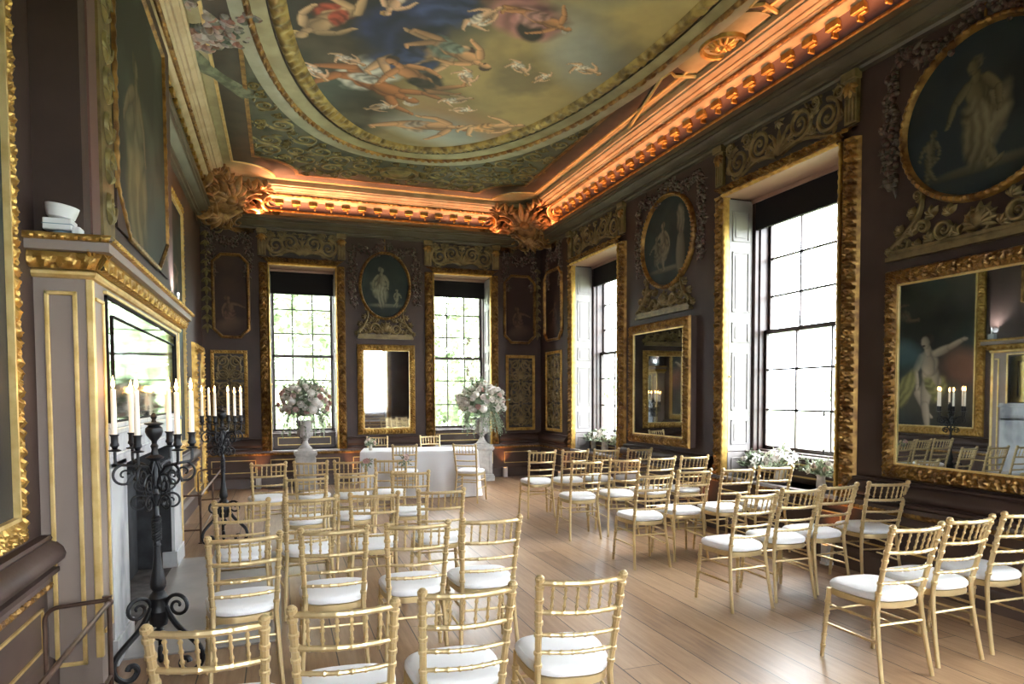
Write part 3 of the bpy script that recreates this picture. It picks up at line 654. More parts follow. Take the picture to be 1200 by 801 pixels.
ok = ((X-CXc)/1.885)**2+((Y-CYc)/4.19)**2 < 1.03; idx = np.arange(nu*nv).reshape(nu, nv)
F = np.stack([idx[:-1,:-1], idx[:-1,1:], idx[1:,1:], idx[1:,:-1]], -1).reshape(-1, 4); F = F[ok.ravel()[F].all(1)]
use = np.unique(F); mp_ = np.full(nu*nv, -1); mp_[use] = np.arange(len(use)); V = np.stack([X.ravel(), Y.ravel(), np.full(nu*nv, HC-.012)], -1)[use]-off
me.from_pydata(V.tolist(), [], mp_[F].tolist()); a = me.color_attributes.new('paint', 'FLOAT_COLOR', 'POINT'); c = np.ones((len(use), 4), np.float32); c[:,:3] = np.clip(cv.C, .002, 1).reshape(-1, 3)[use]; a.data.foreach_set('color', c.ravel())
me.materials.append(FRESCO); ob = bpy.data.objects.new('ceiling_mural', me); COL.objects.link(ob); ob.parent = ceil
# painted flower basket and sage cloth at the fireplace side of the ceiling
FLW = mat('painted ceiling flowers', (.03,.035,.02), .55, tex='VORONOI', nscale=13, lo=.05, hi=.95, col2=[(.05,.07,.035),(.30,.24,.19),(.035,.045,.02),(.24,.09,.05),(.40,.36,.30),(.06,.06,.03)])
r = Relief(TC); r.garland([(-1.05,8.0),(-.85,7.55),(-.55,7.35),(-.25,7.0)], .17, .06, 5); r.garland([(-1.0,7.4),(-.6,7.7),(-.3,7.45)], .16, .05, 9); r.garland([(-1.05,6.9),(-.7,6.8),(-.4,6.5)], .15, .05, 12); r.mb.build('painted_flower_basket', FLW, ceil)
r = Relief(TC)
for k in range(5): r.ribbon([(-.98+.09*i*(1-.06*k), 8.05+.085*i-.09*k+.012*i*k) for i in range(10)], [.12-.009*i for i in range(10)], .05+.008*k)
r.mb.build('painted_drape', mat('painted sage cloth', (.17,.175,.10), .6, col2=(.07,.075,.04), nscale=9), ceil)

# ---- carved and painted ornament on the walls
def orn(parent, T, name, fn, m=RELIEF): r = Relief(lambda u, v, h: T(u, h+.004, v)); fn(r); r.mb.build(name, m, parent)
def frieze(parent, T, uc, w):
    MB().box(uc-w, 0, 4.13, uc+w, .006, 4.60, T).build('frieze_ground', PANELD, parent, smooth=0)
    orn(parent, T, 'frieze_scrollwork', lambda r: r.scrollwork(uc-w, 4.13, uc+w, 4.59, .03))
    for s in (-1, 1):
        u = uc+s*(w+.085); mb = MB().box(u-.07, 0, 4.13, u+.07, .05, 4.60, T); mb.box(u-.085, 0, 4.52, u+.085, .085, 4.60, T)
        for k in (-1, 0, 1): mb.box(u+k*.04-.012, .05, 4.15, u+k*.04+.012, .062, 4.36, T)
        mb.build('frieze_bracket', RELIEF, parent, smooth=0, bevel=.012); orn(parent, lambda a, n, v, T=T: T(a, n+.05, v), 'bracket_leaf', lambda r: r.fan((u, 4.50), -PI/2, .15, .03, .03, 5, 1.3), GOLDD)
for c in FARW: frieze(wall_far, WF, c, .60)
for c in RIGHTW[:2]: frieze(wall_right, WR, c, .88)
def swags(parent, T, uc, zc, a, b, seed):
    G = lambda pts, r, s: orn(parent, T, 'painted_garland', lambda q: q.garland(pts, r, .045, s), GARL)
    for s in (-1, 1):
        G([(uc+s*.04, zc+b+.16), (uc+s*a*.45, zc+b*.93+.02), (uc+s*(a+.10), zc+b*.95+.12)], .075, seed+s)
        G([(uc+s*(a+.13), zc+b*.95), (uc+s*(a+.15), zc+.1), (uc+s*(a+.12), zc-b*.55)], .072, seed+5+s)
    orn(parent, T, 'oval_hook', lambda q: q.ribbon([(uc, zc+b+.05), (uc, 4.60)], .012, .01), GOLDD)
def console(parent, T, uc, w, z0, z1):
    def f(r):
        H = z1-z0
        for a, b, n, k in ((0, .035, .07, 0), (.035, .06, .05, .02), (.06, .085, .06, .04)): r.mb.box(uc-w*(1-k), 0, z0+a, uc+w*(1-k), n, z0+b, T)
        r.boss((uc, z0+H*.50), H*.20, .07, 14); r.fan((uc, z0+H*.34), PI/2, H*.52, .035, .06, 9, 2.6); r.spiral((uc, z0+H*.5), H*.30, -PI/2, 1.0, 1, .022, .05); r.spiral((uc, z0+H*.5), H*.30, -PI/2, 1.0, -1, .022, .05)
        for g in (-1, 1):
            an = lambda a: a if g > 0 else PI-a
            r.spiral((uc+g*w*.36, z0+H*.46), H*.22, PI, 1.7, g, .026, .05); r.spiral((uc+g*w*.82, z0+H*.34), H*.17, PI/2, 1.6, -g, .024, .05); r.spiral((uc+g*w*.60, z0+H*.62), H*.14, 0, 1.5, g, .02, .045)
            r.ribbon([(uc+g*w*(.95-.33*t-.10*math.sin(PI*t)), z0+H*(.30+1.0*t)) for t in [i/12 for i in range(13)]], [.032-.0012*i for i in range(13)], .055); r.spiral((uc+g*w*.66, z0+H*1.32), H*.12, -PI/2, 1.5, -g, .02, .05)
            for (u, v, a, l) in ((.20,.28,.8,.30),(.50,.28,1.0,.30),(.48,.80,.9,.30),(.72,.50,1.3,.28),(.86,.62,.6,.24),(.70,.95,.4,.24),(.30,.75,1.2,.28),(.64,.22,.3,.26),(.98,.24,.2,.2)): r.fan((uc+g*w*u, z0+H*v), an(a), H*l, .024, .05, 4, 1.4)
    orn(parent, T, 'scrolled_console', f)
swags(wall_far, WF, 1.90, 3.70, .46, .61, 1); console(wall_far, WF, 1.90, .52, 2.70, 3.12)
swags(wall_right, WR, 7.87, 3.74, .63, .62, 20); console(wall_right, WR, 7.96, .68, 2.74, 3.14)
swags(wall_right, WR, 3.58, 3.78, .66, .64, 40); console(wall_right, WR, 3.58, .78, 2.78, 3.16)
def tallpanel(parent, T, u0, v0, u1, v1):
    MB().box(u0, 0, v0, u1, .012, v1, T).build('panel_ground', PANELD, parent, smooth=0)
    carved_rect(T, u0+.07, v0+.07, u1-.07, v1-.07, .07, .028, leaf=.06).build('gilded_panel_frame', GOLD, parent)
    orn(parent, lambda a, n, v: T(a, n+.01, v), 'panel_scrollwork', lambda r: r.tall(u0+.08, v0+.09, u1-.08, v1-.09, .03, 3))
tallpanel(wall_far, WF, -1.14, .90, -.53, 2.45); tallpanel(wall_far, WF, 4.29, .92, 4.93, 2.45); tallpanel(wall_right, WR, 11.45, .92, 12.25, 2.50)
for T, p, u in ((WF, wall_far, -.80), (WF, wall_far, 4.60), (WR, wall_right, 11.85)):       # swags above the narrow panels
    for s in (-1, 1): orn(p, T, 'painted_garland', lambda q: q.garland([(u+s*.30, 4.45), (u+s*.32, 4.05), (u+s*.27, 3.75)], .06, .04, 60+s), GARL)
    orn(p, T, 'painted_garland', lambda q: q.garland([(u-.30, 4.5), (u, 4.27), (u+.30, 4.5)], .07, .045, 71), GARL)
    orn(p, T, 'scroll_crest', lambda q: [q.spiral((u+g*.2, 4.55), .1, PI/2, 1.5, g, .022, .03) for g in (-1, 1)])
for u in (-1.17,): orn(wall_far, WF, 'leaf_drop', lambda q: [q.fan((u, 4.5-.16*k), -PI/2, .17, .03, .03, 3, .9) for k in range(11)], RELIEFG)
for u in (4.98,): orn(wall_far, WF, 'leaf_drop', lambda q: [q.fan((u, 4.2-.16*k), -PI/2, .17, .03, .03, 3, .9) for k in range(9)], RELIEF)
# ================================================================== FIREPLACE SIDE
BX = -1.02
br = struct('wall_chimney_breast', 'painted chimney breast above the mantel', (XL, 5.95, 2.4))
MB().box(XL-.02, 4.30, 2.35, BX, 7.62, HC-.02).build('breast_surface', WALL, br, smooth=0)
def TB(u, n, z): return (BX+n, u, z)
mb = MB().box(4.44, 0, 2.52, 4.62, .012, 5.0, TB); mb.build('flat_strip', mat('red brown paint', (.12,.06,.05), .5), br, smooth=0)
mb = MB().box(4.66, 0, 2.52, 4.96, .02, 5.0, TB); mb.build('ornament_strip', RELIEF, br, smooth=0)
def f(q):
    for k in range(9): q.spiral((4.81, 2.85+.25*k), .09, 0, 1.3, 1 if k % 2 else -1, .03, .03); q.fan((4.81, 2.73+.25*k), PI/2, .16, .03, .03, 3, 1.2)
orn(br, lambda a, n, v: TB(a, n+.02, v), 'twisted_ornament', f, RELIEFG)
oc = [(5.42,2.80),(6.62,2.80),(7.10,3.10),(7.10,4.85),(5.08,4.85),(5.08,3.05)]
pt = thing('chimney_painting', 'large dim painting with clipped lower corners set into the wall above the mantel', 'painting', (BX, 6.1, 2.8))
X, Y = grid_xy(5.06, 7.12, 2.79, 4.87, 110, 110)
cv = Canvas(X, Y, (.034,.036,.028)); cv.clouds((.075,.08,.065), 1.6, 31, .42, .65); cv.clouds((.03,.035,.03), 1.2, 33, .5, .7, .8)
cv.figure(5.85, 3.55, 1.35, 1.62, (.15,.12,.075), (.11,.10,.065), (.06,.05,.03), (.5,-.9), (.1,-.1), (.1,.1), 1.5); cv.blob(5.8, 3.1, .35, .4, 0, (.15,.12,.06), .3, .3); cv.blob(6.6, 3.0, .5, .3, .4, (.05,.055,.045), .4)
paint_mesh('canvas', X, Y, cv.C, lambda a, b: TB(a, .012, b), OILS, pt)
# wall pieces that clip the canvas corners
for pl in ([(5.04,2.77),(5.42,2.77),(5.42,2.80),(5.08,3.05),(5.04,3.05)], [(6.62,2.77),(7.14,2.77),(7.14,3.10),(7.10,3.10),(6.62,2.80)]):
    MB().loft([[TB(a, 0, b) for a, b in pl], [TB(a, .02, b) for a, b in pl]]).build('corner_spandrel', WALL, br, smooth=0)
carved_loop(lambda u, n, v: TB(u, n+.012, v), dense(oc, .03), .045, .022, .10).build('carved_frame', GOLDD, pt)

fp = thing('fireplace', 'tall mauve and gold painted fireplace with marble surround and built-in mirror', 'fireplace', (-1.1, 5.9, 0))
FX = -.98
def TF(u, n, z): return (FX+n, u, z)
mb = MB(); wall_boxes(mb, TF, 4.25, 7.55, 0, 2.34, [(4.52, 7.40, 0, 1.47)], .275); mb.build('painted_body', LINEN, fp, smooth=0)
mb = MB()                                                              # marble surround
mb.box(4.52, -.2, 0, 4.95, .012, 1.24, TF); mb.box(6.95, -.2, 0, 7.40, .012, 1.24, TF); mb.box(4.52, -.2, 1.20, 7.40, .012, 1.47, TF)
mb.box(4.50, -.1, 0, 4.97, .03, .16, TF); mb.box(6.93, -.1, 0, 7.42, .03, .16, TF)
mb.box(4.50, -.1, 1.41, 7.42, .035, 1.445, TF); mb.box(4.51, -.1, 1.445, 7.41, .02, 1.48, TF); mb.box(4.54, 0, 1.27, 7.38, .02, 1.29, TF)
mb.build('marble_surround', MARBLE, fp, smooth=0, bevel=.006)
mb = MB().box(4.90, -.75, 0, 7.0, -.72, 1.25, TF); mb.box(4.93, -.74, 0, 4.951, -.02, 1.22, TF); mb.box(6.949, -.74, 0, 6.98, -.02, 1.22, TF); mb.box(4.9, -.74, 1.2, 7.0, -.05, 1.25, TF)
mb.box(6.55, -.70, 0, 6.90, -.30, .95, TF); mb.build('firebox', SOOT, fp, smooth=0)
MB().box(4.93, -.75, -.001, 6.97, .0, .008, TF).build('firebox_floor', mat('ashy stone', (.12,.11,.105), .8, col2=(.055,.05,.05), nscale=9, lo=.4, hi=.65), fp, smooth=0)
# mantel shelf, carved frieze, gilt lines
def mantel_path(d):                                                    # outline offset d from the body
    return [(XL, 4.25-d), (FX+d, 4.25-d), (FX+d, 7.55+d), (XL, 7.55+d)]
def mantel(mb, prof):
    return mb.grid(lambda i, j: (*mantel_path(prof[j][0])[i], prof[j][1]), 4, len(prof))
mb = mantel(MB(), [(0,2.42),(.10,2.42),(.115,2.425),(.115,2.475),(.13,2.485),(.13,2.50),(-.3,2.505)]); mb.build('mantel_shelf', LINEN, fp, smooth=30)
def carved_mantel(name, d0, z0, d1, z1, h, leaf, m):
    mb = MB(); l = math.hypot(d1-d0, z1-z0); nx, nz = (z1-z0)/l, -(d1-d0)/l; D = lambda t: d0+(d1-d0)*t/l; Z = lambda t: z0+(z1-z0)*t/l
    carved_side(mb, lambda s,t,h_: (FX+D(t)+nx*h_, s, Z(t)+nz*h_), 4.25-d0, 7.55+d0, (d1-d0)/l, (d1-d0)/l, l, h, step=.012, leaf=leaf, nt=7)
    carved_side(mb, lambda s,t,h_: (s, 4.25-D(t)-nx*h_, Z(t)+nz*h_), XL, FX+d0, 0, (d1-d0)/l, l, h, step=.012, leaf=leaf, nt=7)
    carved_side(mb, lambda s,t,h_: (s, 7.55+D(t)+nx*h_, Z(t)+nz*h_), XL, FX+d0, 0, (d1-d0)/l, l, h, step=.012, leaf=leaf, nt=7); mb.build(name, m, fp)
carved_mantel('gilded_shelf_edge', .118, 2.475, .132, 2.512, .018, .05, GOLD)
mantel(MB(), [(.0,2.335),(.012,2.335),(.03,2.36),(.07,2.415),(.08,2.43)]).build('frieze_ground', PURPLE, fp, smooth=0)
carved_mantel('carved_leaf_frieze', .018, 2.338, .078, 2.425, .035, .10, GOLD)
mb = mantel(MB(), [(0,2.29),(.018,2.295),(.028,2.31),(.028,2.325),(.015,2.338),(0,2.338)]); mb.build('gold_cornice_line', GOLDL, fp, smooth=30)
mb = MB()
gold_rect(mb, lambda u, n, z: (u, 4.25-n, z), -1.205, .13, -1.05, 2.22, .022, .014)                   # panel on the near end
mb.build('gold_panel_moulding', GOLDL, fp, smooth=0, bevel=.004)
for b in ((FX-.028, 4.25-.010, .16, FX+.010, 4.25+.028, 2.29), (FX-.028, 7.55-.028, .0, FX+.010, 7.55+.010, 2.29)): MB().box(*b).build('gold_corner_bead', GOLDL, fp, smooth=0, bevel=.006)
mb = MB()
for c, a, b in ((4.455, 4.30, 4.46), (7.43, 7.44, 7.50)):
    mb = MB().box(c, 0, .28, c+.022, .014, 2.20, TF); mb.box(a, 0, 2.18, b, .014, 2.20, TF); mb.box(a, 0, .28, b, .014, .30, TF); mb.build('gold_pilaster_line', GOLDL, fp, smooth=0, bevel=.004)
mb = MB()                                                              # acanthus leaves wrapping the corners of the frieze
for cy, s in ((4.25, -1), (7.55, 1)):
    mb.grid(lambda i, j: (FX+(.030+.075*(j/7)**1.3+.016*abs(math.sin(i*PI/3)))*math.cos(PI/2*i/18), cy+s*(.030+.075*(j/7)**1.3+.016*abs(math.sin(i*PI/3)))*math.sin(PI/2*i/18), 2.337+.094*j/7), 19, 8)
    mb.build('corner_acanthus', GOLD, fp); mb = MB()
MB().box(4.535, 0, 1.485, 7.26, .006, 2.235, TF).build('overmantel_mirror', MIRRA, fp, smooth=0)
mb = MB()
for q in ((4.52,1.475,7.28,1.492),(4.52,2.228,7.28,2.245),(4.52,1.475,4.54,2.245),(7.255,1.475,7.28,2.245),(4.66,1.58,4.672,2.14),(4.66,2.13,7.14,2.142),(7.128,1.58,7.14,2.14)): mb.box(q[0], 0, q[1], q[2], .016, q[3], TF)
for z in (1.80, 2.02): mb.box(4.53, .004, z, 4.665, .009, z+.005, TF)
mb.build('mirror_lead_lines', SASHB, fp, smooth=0)
mb = MB()
for q in ((7.285,1.47,7.31,2.27),(4.50,2.25,7.31,2.268)): mb.box(q[0], 0, q[1], q[2], .02, q[3], TF)
mb.build('mirror_gold_line', GOLDL, fp, smooth=0)
o = MB().box(FX-.02, 4.60, .0, -.02, 7.28, .012).build('hearth_slab', SLAB, smooth=0); tag(o, 'pale grey stone hearth slab set into the floor before the fireplace', 'hearth')
mb = MB()
for z in (5.35, 6.35): mb.box(FX, z, .012, -.03, z+.004, .0125)

# near left wall: panel edge, big painting, door in the far corner
def big_painting(name, u0, v0, u1, v1, label, seed, fig):
    p = thing(name, label, 'painting', WL((u0+u1)/2, 0, v0-.13))
    X, Y = grid_xy(u0, u1, v0, v1, 120, 160); cv = Canvas(X, Y, (.022,.020,.017)); cv.clouds((.055,.05,.04), 1.1, seed, .42, .7); cv.clouds((.035,.045,.042), 1.6, seed+1, .54, .72, .8); fig(cv)
    paint_mesh('canvas', X, Y, cv.C, lambda a, b: WL(a, .02, b), OILS, p)
    carved_rect(WL, u0, v0, u1, v1, .15, .038, leaf=.075).build('carved_gilt_frame', GOLD, p)
    mb = MB(); gold_rect(mb, WL, u0-.01, v0-.01, u1+.01, v1+.01, .02, .05); mb.build('inner_gilt_slip', GOLDL, p, smooth=0); return p
def fig1(cv):
    cv.blob(2.6, 2.0, .8, .5, .2, (.06,.05,.035), .4); cv.figure(2.9, 2.0, 1.5, 1.5, (.34,.24,.15), (.20,.10,.06), (.05,.03,.02), (.8,-.5), (.9,.2), (1.2,.5), 1.1); cv.blob(2.2, 3.3, .5, .3, .6, (.10,.07,.05), .4)
big_painting('wall_painting', 1.72, 1.04, 3.82, 4.10, 'big dark oil painting in a carved gilt frame beside the near end of the fireplace', 41, fig1)
def fig2(cv):
    cv.blob(8.9, 1.5, .9, .35, .1, (.07,.06,.04), .4); cv.figure(8.80, 1.85, 1.7, 1.42, (.40,.31,.22), (.22,.19,.07), (.04,.025,.018), (-.2,-1.0), (1.15,.25), (.75,.12), .62)
    cv.blob(9.35, 1.7, .16, .40, .5, (.20,.17,.06), .2, .3); cv.blob(8.25, 2.1, .35, .3, .4, (.17,.08,.05), .4); cv.figure(9.4, 3.1, .7, .6, (.16,.10,.07), (.10,.08,.06), (.05,.03,.02), drape=.8); cv.blob(9.5, 2.4, .5, .25, .3, (.06,.10,.10), .4)
big_painting('wall_painting', 8.0, 1.04, 10.0, 4.10, 'dark oil painting of a seated figure in a gilt frame between fireplace and corner door', 43, fig2)
dr = struct('door_1', 'gilt framed door in the far corner beside the fireplace wall', WL(11.6, 0, 0))
carved_rect(WL, 11.16, .0, 12.04, 2.34, .13, .06, 'lrt', leaf=.09).build('gilded_door_frame', GOLD, dr)
MB().box(11.16, 0, .0, 12.04, .028, 2.34, WL).build('door_leaf', DADO, dr, smooth=0, bevel=.004)
mb = MB()
for a, b in ((.95, 1.60), (1.68, 2.22), (.2, .85)): gold_rect(mb, WL, 11.30, a, 11.90, b, .02, .012, .028)
mb.build('gold_panel_lines', GOLDL, dr, smooth=0)
mb = MB().box(11.19, .028, 1.10, 11.30, .06, 1.26, WL); mb.ball(WL(11.245, .085, 1.17), .028); mb.build('brass_lock', BRASS, dr, bevel=.006)

# ================================================================== MIRRORS AND PAINTED OVALS
def mirror(name, T, u0, v0, u1, v1, w, label, off=.0, slip=None):
    m = thing(name, label, 'mirror', T((u0+u1)/2, 0, v0))
    if off:
        MB().box(u0+.01, 0, v0+.01, u1-.01, off, v1-.01, T).build('backing_box', DADO, m, smooth=0)
    T2 = lambda u, n, z: T(u, n+off, z)
    MB().box(u0+w-.01, 0, v0+w-.01, u1-w+.01, .02, v1-w+.01, T2).build('mirror_glass', MIRR if slip is None else MIRRD, m, smooth=0)
    fr = carved_rect(T2, u0+w, v0+w, u1-w, v1-w, w, .05, leaf=.062).build('carved_frame', GOLD if slip is None else slip, m)
    mb = MB(); gold_rect(mb, T2, u0+w-.012, v0+w-.012, u1-w+.012, v1-w+.012, .016, .035); mb.build('inner_slip', GOLDL, m, smooth=0)
    return m
mirror('wall_mirror', WF, 1.365, .905, 2.455, 2.60, .12, 'gilt framed mirror between the two end windows behind the white table')
mirror('wall_mirror', WR, 7.19, .935, 8.73, 2.655, .14, 'smaller gilt framed mirror between the two side windows', .09, GOLDD)
mirror('wall_mirror', WR, 2.80, .90, 4.37, 2.70, .14, 'large dark gilt framed mirror beyond the big side window', .03, GOLDD)

def oval(T, uc, zc, a, b, label, fig, seed, ground=(.022,.029,.027)):
    p = thing('oval_painting', label, 'painting', T(uc, 0, zc-b))
    X, Y = disc_xy(uc, zc, a, b, 60, 120); cv = Canvas(X, Y, ground); cv.clouds((.036,.045,.040), 2.2, seed, .42, .68); cv.clouds((.016,.02,.02), 1.8, seed+2, .5, .72, .8); fig(cv)
    paint_mesh('canvas', X, Y, cv.C, lambda u, v: T(u, .015, v), OILS, p)
    carved_loop(lambda u, n, v: T(u, n+.005, v), ellipse(uc, zc, a-.005, b-.005, 260), .065, .05, .055).build('gilt_oval_frame', GOLDD, p)
ST = (.16,.15,.10)
def fa(cv):
    cv.blob(1.92, 3.33, .33, .035, 0, (.10,.10,.075), .3); cv.figure(1.83, 3.67, .72, PI/2, ST, (.15,.145,.10), (.12,.11,.08), (.9,-1.0), (.1,-.12), (.05,.05), 1.2); cv.blob(1.84, 3.5, .075, .2, 0, (.16,.155,.11), .2, .3); cv.figure(2.12, 3.47, .34, PI/2, ST, ST, (.12,.11,.08), (1.1,-.8), (.3,-.3), (.2,.2), .5)
oval(WF, 1.90, 3.70, .435, .585, 'oval painting of a standing pale figure between the two end windows', fa, 51)
def fb(cv):
    cv.blob(7.9, 3.36, .42, .035, 0, (.10,.09,.06), .3); cv.figure(7.98, 3.68, .66, PI/2, (.15,.13,.09), (.12,.10,.065), (.1,.08,.05), (.8,-.6), (.15,-.1), (.1,.1), 1.1); cv.limb((7.55, 3.36), (7.55, 3.72), .10, .085, (.13,.11,.075)); cv.blob(7.55, 3.95, .09, .2, 0, (.14,.12,.085), .2, .2); cv.figure(8.14, 3.6, .5, PI/2, (.11,.10,.07), (.09,.08,.055), (.08,.07,.05))
oval(WR, 7.87, 3.74, .60, .59, 'oval painting of dim figures by a pillar between the two side windows', fb, 55)
def fc(cv):
    cv.blob(3.55, 3.36, .42, .04, 0, (.07,.065,.045), .3); cv.figure(3.60, 3.76, .86, 1.45, (.12,.105,.06), (.13,.115,.07), (.08,.07,.05), (1.0,-.7), (.25,-.2), (.2,.1), 1.2); cv.blob(3.62, 3.58, .10, .22, .1, (.13,.115,.07), .2, .3); cv.figure(4.0, 3.55, .42, 1.7, (.10,.09,.055), (.08,.07,.045), (.06,.05,.03), (1,-.9), (.3,-.3), (.2,.2), .5)
oval(WR, 3.58, 3.78, .63, .61, 'oval painting of a striding draped figure above the large side mirror', fc, 59, (.022,.032,.038))
def octp(T, u0, v0, u1, v1, label, seed, k=1.):
    p = thing('octagonal_painting', label, 'painting', T((u0+u1)/2, 0, v0)); X, Y = grid_xy(u0+.04, u1-.04, v0+.04, v1-.04, 50, 100)
    cv = Canvas(X, Y, (.040*k,.024*k,.021*k)); cv.clouds((.06*k,.035*k,.028*k), 2.5, seed, .42, .7); uc = (u0+u1)/2; cv.figure(uc, v0+.42, .62, PI/2+.2, (.13*k,.075*k,.05*k), (.11*k,.06*k,.045*k), (.08,.05,.03), (.9,-.4), (.4,-.3), (.6,.3), .9); cv.blob(uc, v0+.22, .22, .12, .2, (.09*k,.055*k,.04*k), .4)
    V = octo(u0+.05, v0+.05, u1-.05, v1-.05, .12); paint_mesh('canvas', X, Y, cv.C, lambda u, v: T(u, .008, v), OILS, p)
    for i in (1, 3, 5, 7):                                              # clipped corners
        a, b = V[i], V[(i+1) % 8]; c = (u0+.04 if min(a[0], b[0]) < uc and max(a[0], b[0]) < uc else u1-.04, v0+.04 if (a[1]+b[1])/2 < (v0+v1)/2 else v1-.04)
        MB().loft([[T(q[0], .0, q[1]) for q in (a, b, c)], [T(q[0], .016, q[1]) for q in (a, b, c)]]).build('corner_fillet', WALL, p, smooth=0)
    carved_loop(lambda u, n, v: T(u, n+.008, v), dense(V, .02), .06, .04, .05).build('gilt_octagonal_frame', GOLDD, p)
octp(WF, -1.09, 2.66, -.48, 4.13, 'clipped-corner dark red painting on the end wall beside the fireplace corner', 61)
octp(WF, 4.26, 2.68, 4.94, 4.05, 'dim clipped-corner painting on the end wall beside the far corner by the windows', 63, .8)
octp(WR, 11.42, 2.70, 12.30, 4.08, 'dim clipped-corner painting on the window wall beside the far corner', 65, .7)
# ================================================================== CHAIRS
def make_chair(label):
    t = thing('banquet_chair', label, 'chair', local=True)
    def hw(z): return .160+.018*(z-.45)/.465 if z > .45 else .160+.026*(.45-z)/.45   # half spacing of the back posts
    def post_c(s, z):                                                   # centre line of a back post (bent above and below the seat)
        y = .055 - .115*max(0, (z-.45)/.465)**1.15 if z > .45 else .055 - .065*((.45-z)/.45)**1.4
        return (s*hw(z), y+.005, z)
    def rings(path, z0, z1, r, knots, taper=0.):
        zs = sorted(set([z0, z1] + [z for k in knots for z in (k-.011, k-.007, k, k+.007, k+.011)] + [z0+(z1-z0)*i/14 for i in range(15)]))
        zs = [z for z in zs if z0 <= z <= z1]; rr = []
        for z in zs:
            d = min([abs(z-k) for k in knots] or [1]); rr.append((r + (.0045 if d < .0075 else 0))*(1-taper*(1-(z-z0)/(z1-z0))))
        return [path(z) for z in zs], rr
    for s in (-1, 1):
        mb = MB(); p, r = rings(lambda z: post_c(s, z), 0, .905, .0155, [.50,.56,.645,.70,.75,.80,.86,.895], .18); mb.tube(p, r, 9)
        mb.ball(post_c(s, .905), .0165, 9, 5, (1,1,.7)); mb.build('rear_leg_and_post', CHAIRG, t)
        def fl(z, s=s): f = (.44-z)/.44; return (s*(.180+.022*f), .40+.03*f, z)
        mb = MB(); p, r = rings(fl, 0, .44, .0155, [.07,.14,.21,.28,.35], .22); mb.tube(p, r, 9); mb.build('front_leg', CHAIRG, t)
    def rail(z, r, bow, knots=6, name='back_rail', sag=0.):
        mb = MB(); a = post_c(-1, z); HW = hw(z); pts = []; rr = []
        n = 42
        for i in range(n+1):
            f = i/n; x = -HW+2*HW*f; pts.append((x, a[1]-bow*math.sin(PI*f), z-sag*math.sin(PI*f)))
            k = f*(knots+1); d = abs(k-round(k)); rr.append(r+(.0028 if d < .07 and 0 < round(k) < knots+1 else 0))
        mb.tube(pts, rr, 8); mb.build(name, CHAIRG, t)
    rail(.880, .0125, .042, name='top_rail'); rail(.748, .0115, .040); rail(.645, .0095, .034); rail(.563, .0095, .030)
    for i in range(6):
        f = (i+1)/7; HW = hw(.81); x = -HW+2*HW*f; y0 = post_c(1, .748)[1]-.040*math.sin(PI*f); y1 = post_c(1, .88)[1]-.042*math.sin(PI*f)
        mb = MB(); zs = [0,.18,.22,.26,.30,.47,.51,.55,.59,.74,.78,.82,.86,1]; rr = [.005,.0055,.0085,.0085,.0055,.0055,.0088,.0088,.0055,.0055,.0085,.0085,.0055,.005]
        mb.tube([(x, y0+(y1-y0)*q, .748+.132*q) for q in zs], rr, 7); mb.build('spindle', CHAIRG, t)
    # seat frame and cushion: rounded, wider at the front
    def outline(k, dz=0, n=40):
        o = []
        for i in range(n):
            a = 2*PI*i/n; c, s = math.cos(a), math.sin(a); ex = 2/3.2
            x = math.copysign(abs(c)**ex, c); y = math.copysign(abs(s)**ex, s); w = .190+.024*y
            o.append((x*w*k, .235+y*.205*k - (.012*(1-abs(x))*0), dz))
        return o
    MB().loft([outline(.93,.405), outline(1.0,.408), outline(1.01,.425), outline(1.0,.442), outline(.9,.445)]).build('seat_frame', CHAIRG, t)
    MB().loft([outline(.95,.446), outline(1.0,.449), outline(1.035,.462), outline(1.03,.476), outline(.98,.489), outline(.85,.497), outline(.6,.501), outline(.2,.503)]).build('cushion', CUSH, t)
    def st(a, b, r=.0078):
        mb = MB(); n = 24; pts = [tuple(a[k]+(b[k]-a[k])*i/n for k in range(3)) for i in range(n+1)]
        mb.tube(pts, [r+(.0022 if i in (6, 12, 18) else 0) for i in range(n+1)], 7); mb.build('stretcher', CHAIRG, t)
    F = lambda s, z: (s*(.180+.022*(.44-z)/.44), .40+.03*(.44-z)/.44, z)
    st(F(-1,.30), F(1,.30)); st(post_c(-1,.315), post_c(1,.315))
    for s in (-1, 1): st(F(s,.215), post_c(s,.215)); st(F(s,.335), post_c(s,.335))
    return t
c0 = make_chair('seed'); ct = tree_of(c0); used = [False]
YOFF = .062                                                             # the post tops lean this far behind the origin
def place(x, y, deg, label, group):
    a = math.radians(deg); px, py = x - YOFF*math.sin(a), y + YOFF*math.cos(a)   # origin from post-top midpoint
    if not used[0]:
        used[0] = True; c0.location = (px, py, 0); c0.rotation_euler = (0,0,a); tag(c0, label, None, group); return c0
    return dup(c0, (px, py, 0), a, label, group, ct)
rows_l = [('row nearest the viewer', [(-.24,2.31,-5),(.20,2.35,-5),(.67,2.40,-3),(1.15,2.40,-8)]), ('second row from the viewer', [(-.19,3.72,5),(.27,3.75,-3),(.74,3.74,-4),(1.19,3.74,-3)]),
    ('third row from the viewer', [(-.27,4.99,2),(.20,4.97,6),(.66,5.01,-5),(1.18,5.01,-5)]), ('fourth row from the viewer', [(.21,6.22,1),(.67,6.28,2),(1.18,6.32,-8)]),
    ('row nearest the table', [(-.13,7.69,6),(.31,7.68,-6),(.74,7.62,-7),(1.20,7.63,-5)])]
ordl = ['first', 'second', 'third', 'fourth']
for rn, L in rows_l:
    for i, (x, y, a) in enumerate(L):
        w = ordl[i] if len(L) == 4 else ordl[i]
        place(x, y, a, 'gold spindle-back chair, %s from the fireplace in the fireplace-side %s' % (w, rn), 'chairs in rows beside the fireplace')
